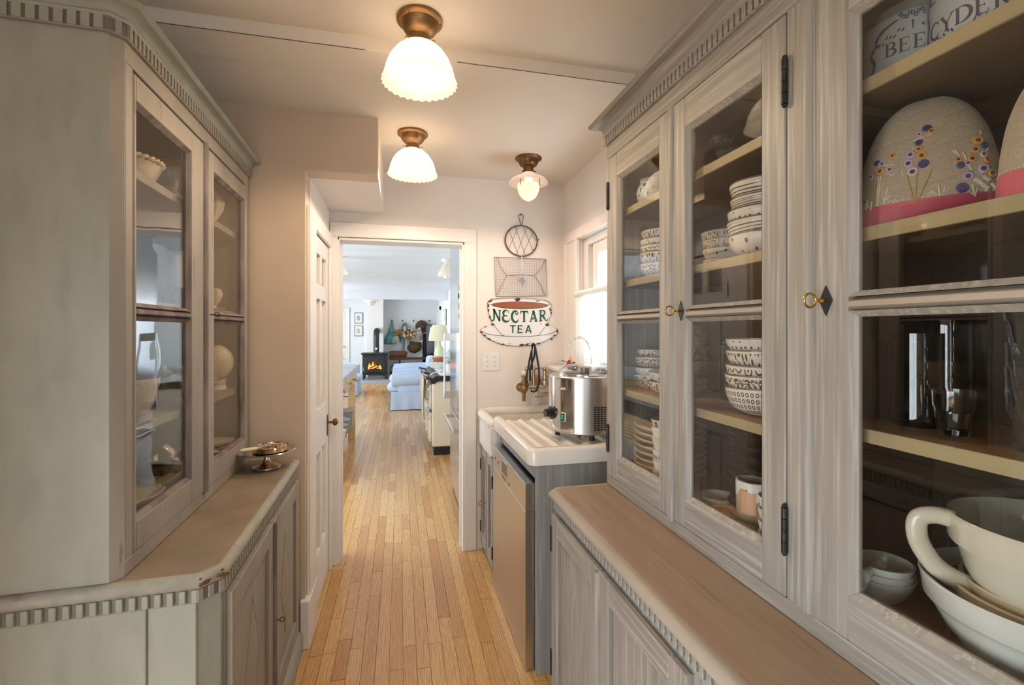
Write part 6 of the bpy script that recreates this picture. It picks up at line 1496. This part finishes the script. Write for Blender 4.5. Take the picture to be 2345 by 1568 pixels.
# sideboard with table lamp
sd = thing('sideboard', 'white sideboard standing past the range against the wall', 'sideboard', (.80, 7.55, 0))
MB().box(-.24, .28, -.55, .55, .10, .90, .005).build('body', 'trim_white', sd); MB().box(-.26, .29, -.57, .57, .90, .93, .006).build('top', 'trim_white', sd)
for sx in (-.2, .24):
    for sy in (-.5, .5): MB().box(sx-.02, sx+.02, sy-.02, sy+.02, 0, .10).build('foot', 'trim_white', sd)
tl = thing('table_lamp', 'table lamp with cream shade and pale green glass bottle base', 'lamp', (.615, 7.72, .93))
MB().lathe([(0, 0), (.06, 0), (.078, .01), (.082, .06), (.080, .15), (.062, .21), (.030, .26), (.022, .30), (.022, .335), (0, .335)], 32).build('base', 'lamp_glass_green', tl, smooth=40)
MB().lathe([(.165, .325), (.115, .585)], 40).build('shade', 'lampshade_cream', tl, smooth=60)
MB().cyl((0, 0, .33), (0, 0, .57), .006, 8).tube([(-.117, 0, .575), (.117, 0, .575)], .003, 6).build('harp', 'brass_dull', tl)
t2 = thing('white_lampshade', 'plain white paper shade partly behind the table lamp', 'lamp', (.575, 8.02, .93))
MB().lathe([(.05, 0), (.055, .01), (.015, .03), (.012, .36), (0, .36)], 20).build('base', 'white_pot', t2, smooth=40); MB().lathe([(.115, .33), (.085, .55)], 32).build('shade', 'white_pot', t2, smooth=60)
t3 = thing('glass_bottle', 'speckled green glass bottle right of the table lamp', 'bottle', (.80, 7.72, .93))
MB().lathe([(0, 0), (.045, 0), (.05, .01), (.05, .20), (.02, .28), (.018, .38), (0, .38)], 24).build('body', 'petal_white', t3, smooth=40)

# kitchen table at the left with drawers and a slatted shelf of pans
kt = thing('kitchen_table', 'pale wood work table with grey top and knobbed drawer', 'table', (-1.018, 5.75, 0))
def KT(mb):
    for i, v in enumerate(mb.v): mb.v[i] = (v[0]+1.05, v[1]-5.75, v[2])
    return mb
KT(MB().box(-1.50, -.597, 4.55, 7.00, .895, .94, .004)).build('top', 'stone_top', kt)
KT(MB().box(-1.45, -.625, 4.62, 6.93, .72, .895)).build('apron', 'wood_table', kt)
for (a, b) in ((5.45, 6.42), (4.66, 5.40)):
    d_ = KT(MB().box(-.625, -.612, a, b, .735, .885, .003)).build('drawer', 'wood_table', kt)
    for y in ((a+.25, b-.25) if b > 6 else (a+.35,)): KT(MB().cyl((-.612, y, .81), (-.59, y, .81), .010, 12).sphere((-.580, y, .81), .024, 14, 10, (.6, 1, 1))).build('knob', 'wood_light', d_, smooth=40)
for x in (-1.42, -.700):
    for y in (4.66, 6.46): KT(MB().box(x, x+.085, y, y+.10, 0, .72, .003)).build('leg', 'wood_table', kt)
for k in range(9):
    x = -1.40+k*.085; KT(MB().box(x, x+.07, 4.62, 6.60, .20, .225, .002)).build('shelf_slat', 'wood_table', kt)
KT(MB().box(-1.42, -.615, 4.66, 4.70, .15, .20)).build('shelf_bearer', 'wood_table', kt); KT(MB().box(-1.42, -.615, 6.48, 6.52, .15, .20)).build('shelf_bearer', 'wood_table', kt)
def pot(x, y, z, r, h, label, lid=True, m_='enamel_pot'):
    t = thing('stock_pot', label, 'pot', (x, y, z), group='pans under the work table')
    MB().lathe([(0, 0), (r*.9, 0), (r*.97, .01), (r, h*.9), (r+.012, h), (r-.006, h), (r*.93, .015), (0, .01)], 36).build('body', m_, t, smooth=40)
    for s in (-1, 1): MB().tube(smoothpath([(.05, s*r*.9, h*.75), (.04, s*(r+.05), h*.78), (-.04, s*(r+.05), h*.78), (-.05, s*r*.9, h*.75)]), .007, 8).build('handle', m_, t, smooth=60)
    if lid:
        l = MB().lathe([(r+.012, h+.001), (r+.012, h+.008), (r*.7, h+.03), (.03, h+.04), (0, h+.04)], 36).build('lid', m_, t, smooth=40)
        MB().cyl((0, 0, h+.04), (0, 0, h+.06), .008, 8).cyl((0, 0, h+.058), (0, 0, h+.07), .025, 12).build('lid_knob', 'white_pot', l)
pot(-.735, 6.16, .225, .165, .20, 'largest grey enamel stock pot under the work table')
pot(-.70, 5.80, .225, .120, .15, 'middle grey enamel pan under the work table'); pot(-.685, 5.52, .225, .105, .14, 'small grey enamel pan under the work table')
pot(-.665, 5.27, .225, .095, .13, 'smallest grey pan nearest the door jamb', True, 'white_pot')
t = tag(MB().sphere((0, 0, .10), .10, 20, 14, (1, 1.1, 1), mod=lambda d: 1+.06*math.sin(d.x*7+d.y*5)).build('dark_bread_crock', 'dark_stone', loc=(-.88, 6.65, .0), smooth=60), 'dark brown rough stone crock below the table end', 'crock')
t.location.z = .225; t.location.y = 6.48
t = thing('cake_plate', 'white plate with yellow pastries on the work table', 'plate', (-.78, 6.3, .94))
MB().lathe([(0, 0), (.06, 0), (.03, .03), (.03, .10), (.12, .115), (.13, .12), (0, .12)], 32).build('plate', 'white_pot', t, smooth=40); MB().sphere((.03, 0, .145), .05, 14, 10, (1, 1, .7)).build('pastry', 'butter', t, smooth=60)

# pendant school house lamps
def pendant(loc, label):
    t = thing('pendant_lamp', label, 'lamp', loc)
    MB().lathe([(0, 0), (.06, 0), (.06, -.02), (.05, -.04), (.02, -.05), (.02, -.075), (0, -.075)], 28).build('canopy', 'white_pot', t, smooth=40)
    MB().lathe([(.03, -.07), (.045, -.08), (.06, -.11), (.10, -.18), (.115, -.22), (.10, -.225)], 40).build('shade', 'opal_shade', t, smooth=60)
    MB().sphere((0, 0, -.225), .035, 14, 10).build('bulb', 'white_pot', t, smooth=60)
pendant((-.765, 6.3, 2.36), 'white bell pendant lamp left in the kitchen'); pendant((.585, 6.2, 2.36), 'white bell pendant lamp beside the refrigerator')
t = thing('flush_lamp', 'round white flush lamp beyond the kitchen beam', 'lamp', (-.735, 12.7, 2.42))
MB().lathe([(0, 0), (.05, 0), (.04, -.16), (.20, -.215), (.19, -.235), (.12, -.24)], 40).build('pan', 'white_pot', t, smooth=40)
MB().lathe([(.115, -.235), (.11, -.275), (.075, -.32), (.03, -.345), (.01, -.365), (0, -.37)], 40).build('globe', 'opal_shade', t, smooth=60)

# ------------------------------------------------------------------ sitting room
def armchair(loc, rot, label, w=.98, d=1.0):
    t = thing('armchair', label, 'armchair', loc, rot, 'pale blue slipcovered armchairs')
    # faces local -x ; arms at +-y
    def cush(x0, x1, y0, y1, z0, z1, nm, puff=.03, ch=.05):
        n = MB()
        def P(u, v, k):
            pass
        n.box(x0, x1, y0, y1, z0, z1, ch); o = n.build(nm, 'slipcover', t, smooth=60)
        md = o.modifiers.new('soft', 'SUBSURF'); md.levels = 2; md.render_levels = 2; return o
    cush(-.58, .42, -w/2+.05, w/2-.05, .28, .47, 'seat_cushion', ch=.07)
    cush(.22, .46, -w/2+.10, w/2-.10, .42, .86, 'back_cushion')
    # skirted base
    n = MB(); nn = 120; per = []
    for k in range(nn):
        s = k/nn*4; a = int(s); f_ = s-a
        c = [(-.50, -w/2), (.50, -w/2), (.50, w/2), (-.50, w/2)]; p = Vector(c[a]).lerp(Vector(c[(a+1) % 4]), f_); per.append(p)
    def F(u, v):
        p = per[int(round(u*nn)) % nn]; wv = 1+(.010+.02*(1-v))*math.sin(u*nn*.9)*(1-v*.7); return (p.x*wv*(1+.03*(1-v)), p.y*wv*(1+.03*(1-v)), .012+.30*v)
    n.grid(F, nn, 6); n.add([F(k/nn, 1) for k in range(nn)], [list(range(nn))]); n.build('skirt', 'slipcover', t, smooth=60)
    for s in (-1, 1):
        n = MB(); yc = s*(w/2-.09)
        n.box(-.38, .46, yc-.05, yc+.05, .28, .50, .03); a_ = n.build('arm_panel', 'slipcover', t, smooth=60)
        n = MB(); n.tube([(-.49, yc, .530), (-.475, yc, .530), (-.2, yc, .55), (.2, yc, .555), (.46, yc, .56)], .125, 22, radii=[.10, .122, .128, .126, .120]); n.build('rolled_arm', 'slipcover', t, smooth=50)
    return t
armchair((.335, 9.10, 0), 0, 'pale blue slipcovered armchair nearer to the range')
armchair((.335, 10.75, 0), 0, 'pale blue slipcovered armchair further back, beside the bench')
armchair((-1.42, 11.15, 0), PI, 'pale blue slipcovered armchair half hidden by the work table')
# wood stove
hs = tag(MB().box(-.62, .66, -.85, .85, 0, .05, .004).build('hearth_slab', 'slate_hearth', loc=(-.72, 13.85, 0)), 'flat grey slate hearth slab under the wood stove', 'hearth')
st = thing('wood_stove', 'black cast iron wood stove with fire behind glass', 'stove', (-.70, 13.95, .05))
MB().box(-.335, .335, -.24, .24, .16, .70, .012).build('body', 'black_iron_paint', st)
MB().box(-.37, .37, -.28, .28, .70, .745, .010).build('top_plate', 'black_iron_paint', st)
MB().box(-.35, .35, -.27, .27, .13, .165, .006).build('ash_lip', 'black_iron_paint', st)
for sx in (-1, 1):
    for sy in (-1, 1): MB().cyl((sx*.29, sy*.2, .14), (sx*.31, sy*.22, 0), .035, 12, r2=.026).build('leg', 'black_iron_paint', st)
dd = MB().box(-.27, .27, -.275, -.24, .20, .655, .012).build('door', 'black_iron_paint', st)
arch = [(-.20, .27), (.20, .27), (.20, .52), (.12, .55), (0, .56), (-.12, .55), (-.20, .52)]
MB().prism([(a*1.13, .41+(b-.41)*1.16) for a, b in arch], 'y', -.290, -.275).build('window_rim', 'black_iron_paint', dd)
MB().prism(arch, 'y', -.296, -.290).build('fire_glass', 'stove_glass', dd)
fire = MB(); RR = random.Random(21)
def flame(x, w, h, m_):
    lean = RR.uniform(-.025, .025); pts = []
    for k in range(15):
        t_ = k/14; sd_ = 1 if t_ <= .5 else -1; q = t_*2 if t_ <= .5 else 2-t_*2
        pts.append((x+lean*q*q+sd_*w*(1-q)**.6*(.75+.35*math.sin(q*5)), .285+h*q))
    MB().prism(pts, 'y', -.2985-RR.random()*.001, -.296).build('flame', m_, dd)
for x, w, h in ((-.13, .06, .20), (-.05, .07, .235), (.04, .06, .16), (.12, .06, .14), (.16, .03, .11)): flame(x, w, h, 'flame_edge')
for x, w, h in ((-.14, .035, .13), (-.06, .045, .165), (.02, .03, .10), (.09, .04, .09), (.13, .025, .11)): flame(x, w*.9, h, 'flame_core')
for (a, b) in (((-.12, .33), (.06, .42)), ((-.02, .31), (.13, .36)), ((-.16, .29), (.15, .30))): MB().cyl((a[0], -.302, a[1]), (b[0], -.302, b[1]), .016, 8).build('log', 'ash_log', dd)
MB().cyl((-.295, -.30, .24), (-.295, -.30, .34), .010, 8).build('latch', 'chrome', dd)
pp = MB().tube(smoothpath([(.03, .0, .74), (.03, 0, 1.10), (.03, .01, 1.24), (.03, .06, 1.33), (.03, .16, 1.37), (.03, .68, 1.37)], 6), .078, 20).build('flue_pipe', 'black_iron_paint', st, smooth=50)
MB().cyl((.03, -.085, .86), (.03, -.075, .86), .030, 16).build('thermometer', 'white_pot', pp)
MB().box(-.20, .25, -.12, .20, 0, .13, .02).build('ash_stone', 'granite', st)
t = thing('coal_scuttle', 'dark brown fireside bucket with handle beside the stove', 'bucket', (-.13, 13.98, 0))
MB().lathe([(0, 0), (.12, 0), (.15, .02), (.17, .24), (.16, .24), (.13, .03), (0, .02)], 24).build('bucket', 'wood_dark', t, smooth=40)
MB().tube(smoothpath([(-.16, 0, .23), (-.12, 0, .40), (0, 0, .46), (.12, 0, .40), (.16, 0, .23)]), .010, 8).build('handle', 'black_iron_paint', t, smooth=60)
for a in (-.05, .02, .07): MB().tube([(a, 0, .1), (a*1.6, .05, .42)], .010, 6).build('kindling', 'wood_dark', t)
# bench below the pegs
bn = thing('coat_bench', 'long dark wooden bench under the coats', 'bench', (.35, 14.95, 0))
MB().box(-.68, .65, -.20, .20, .53, .585, .005).build('seat', 'wood_dark', bn)
for x in (-.40, .45): MB().prism([(x-.04, 0), (x+.0, 0), (x+.06, .53), (x+.0, .53)], 'y', -.16, .16).build('leg', 'wood_dark', bn)
bl = thing('rolled_blanket', 'brown rolled blanket lying on the bench', 'blanket', (-.065, 14.93, .585))
n = MB(); n.tube([(-.27, 0, .105), (-.26, 0, .105), (0, 0, .112), (.25, 0, .105), (.27, 0, .10)], .1, 18, radii=[.085, .10, .108, .10, .085]); n.build('roll', 'blanket_brown', bl, smooth=50)
for x in (-.15, .15): MB().tube([(x, .112*math.cos(a), .108+.112*math.sin(a)) for a in [2*PI*k/20 for k in range(20)]], .008, 6, closed=True).build('strap', 'tan_leather', bl)
MB().box(-.31, .25, -.12, .10, 0, .028, .008).build('folded_end', 'blanket_brown', bl)
# pegs and what hangs on them (against the recessed wall at y 15.3)
YW = 15.27
def hang(name, label, cat, x, z): return thing(name, label, cat, (x, YW, z))
def sheet(t, nm, pts, m_, th=.06, puff=.03):
    n = MB(); c = (sum(p[0] for p in pts)/len(pts), sum(p[1] for p in pts)/len(pts)); k = len(pts)
    v = [(p[0], -.012, p[1]) for p in pts]+[(c[0]+(p[0]-c[0])*.72, -th, c[1]+(p[1]-c[1])*.78) for p in pts]+[(c[0], -th-puff, c[1])]+[(p[0], 0, p[1]) for p in pts]
    f = [(i, (i+1) % k, k+(i+1) % k, k+i) for i in range(k)]+[(k+i, k+(i+1) % k, 2*k) for i in range(k)]+[(2*k+1+i, 2*k+1+(i+1) % k, (i+1) % k, i) for i in range(k)]+[[2*k+1+i for i in range(k)][::-1]]
    n.add(v, f); return n.build(nm, m_, t, smooth=70)
t = hang('tote_bag', 'teal blue cloth tote bag hanging leftmost', 'bag', -.22, 1.05)
sheet(t, 'bag', [(-.28,-.02), (-.20,-.06), (0,-.06), (.20,.0), (.26,.10), (.22,.22), (.10,.30), (0,.33), (-.12,.36), (-.20,.24), (-.26,.12)], 'teal_cloth', .12, .05)
MB().tube(smoothpath([(-.14, -.03, .33), (-.06, -.03, .55), (-.04, -.02, .70), (-.02, -.03, .55), (.0, -.05, .33)]), .022, 8).build('strap', 'teal_cloth', t, smooth=60)
t = hang('dried_bunch', 'bunch of brown dried flower heads over the teal bag', 'dried flowers', -.10, 1.32)
RR = random.Random(9)
for k in range(9): MB().sphere((RR.uniform(-.10, .12), -.19-RR.random()*.05, RR.uniform(-.03, .13)), .055, 10, 8, mod=lambda d: 1+.15*math.sin(d.x*15)*math.sin(d.z*14)).build('flower_head', 'dried_brown', t)
for k in range(6): MB().tube([(0, -.2, 0), (-.12+.03*k, -.21, -.14), (-.15+.045*k, -.21, -.28-.03*(k % 2))], .012, 5).build('stem', 'dried_cream', t)
t = hang('grey_scarf', 'long grey scarf hanging behind the leather slipper', 'scarf', .14, .90)
MB().tube(smoothpath([(-.06, -.03, -.26), (-.05, -.03, .2), (-.08, -.03, .6), (-.02, -.03, .74), (.06, -.03, .66), (.09, -.03, .3), (.12, -.03, .06)]), .055, 8, flat=.35).build('cloth', 'scarf_grey', t, smooth=60)
t = hang('leather_slipper', 'tan leather slipper hanging between bag and basket', 'slipper', .19, 1.25); t.location.y -= .11
MB().tube(smoothpath([(-.16, -.08, .14), (-.06, -.09, .05), (.06, -.10, -.03), (.15, -.09, -.08)]), .07, 14, radii=None).build('body', 'tan_leather', t, smooth=60)
t = hang('flower_basket', 'dark woven basket holding dried flowers on the wall', 'basket', .30, 1.32)
MB().sphere((0, -.12, 0), .18, 18, 12, (1, .6, .75)).build('basket', 'basket_weave', t, smooth=60)
for k in range(46):
    MB().sphere((RR.uniform(-.26, .30), -.24-RR.random()*.04, RR.uniform(-.10, .18)), RR.uniform(.02, .045), 8, 6).build('flower_head', 'dried_cream' if k % 3 else 'dried_brown', t)
for k in range(2): MB().prism([(-.06+.28*k, .10), (.0+.28*k, .12), (-.02+.28*k, .26)], 'y', -.2, -.19).build('feather', 'wood_dark', t)
t = hang('canvas_bag', 'off-white canvas bag behind the flower basket', 'bag', .46, 1.28)
sheet(t, 'bag', [(-.26,-.12), (-.10,-.20), (.18,-.17), (.24,-.05), (.24,.20), (.05,.24), (-.15,.22)], 'white_canvas', .10, .03)
t = hang('cloth_bag', 'brown gathered cloth bag hanging below the canvas bag', 'bag', .44, .84)
sheet(t, 'bag', [(-.18,.24), (.20,.22), (.22,.06), (.18,-.06), (.08,-.10), (.02,-.14), (-.08,-.12), (-.16,-.10), (-.24,.02)], 'brown_cloth', .12, .03)
t = thing('felt_hat', 'wide brown felt hat on a peg', 'hat', (.66, 15.20, 1.55)); n = MB().lathe([(0, .10), (.07, .09), (.09, .05), (.095, .01), (.19, .0), (.20, -.005), (.19, -.01), (0, -.01)], 36)
n.xf(Matrix.Rotation(PI/2, 4, 'X')); n.build('body', 'hat_felt', t, smooth=40)
t = hang('grey_coat', 'charcoal grey coat on the right hand peg', 'coat', .92, .62); t.location.y -= .10
sheet(t, 'coat', [(-.10,.02), (.14,.02), (.16,.50), (.20,.92), (.10,1.0), (-.02,1.02), (-.14,.94), (-.12,.50)], 'coat_grey', .14, .04)
t = hang('black_coat', 'black coat behind the grey coat', 'coat', .86, .32)
sheet(t, 'coat', [(-.16,.05), (.22,.05), (.24,.60), (.12,1.0), (-.14,1.0), (-.18,.6)], 'coat_black', .07, .02)
for x in (-.26, .06, .40, .64, .90): tag(MB().cyl((0, 0, 0), (0, -.10, .02), .014, 8).sphere((0, -.10, .02), .022, 10, 8).build('coat_peg', 'wood_dark', loc=(x, 15.3, 1.72)), {-.26:'wooden peg above the teal bag', .06:'wooden peg above the grey scarf', .40:'wooden peg above the flower basket', .64:'wooden peg behind the felt hat', .90:'wooden peg above the coats'}[x], 'peg', 'coat pegs')
# pictures
def picture(loc, label, ink, w=.245, h=.315, rz=0):
    t = thing('framed_picture', label, 'picture', loc, rz)
    MB().box(-w/2, w/2, -.02, 0, -h/2, h/2, .002).build('frame', 'frame_black', t)
    MB().box(-w/2+.015, w/2-.015, -.022, -.02, -h/2+.015, h/2-.015).build('mount', 'print_paper', t)
    MB().prism([(-.05,-.07), (.04,-.08), (.05,.0), (.03,.06), (-.02,.08), (-.05,.04)], 'y', -.0235, -.022).build('print', ink, t)
picture((-1.215, 14.75, 1.80), 'small black framed print, upper of the pair', 'print_ink_blue'); picture((-1.215, 14.75, 1.415), 'small black framed print, lower of the pair', 'print_ink_tan')
picture((1.10, 11.9, 1.72), 'dark framed picture on the right wall seen edge on', 'print_ink_tan', .7, .46, -PI/2)
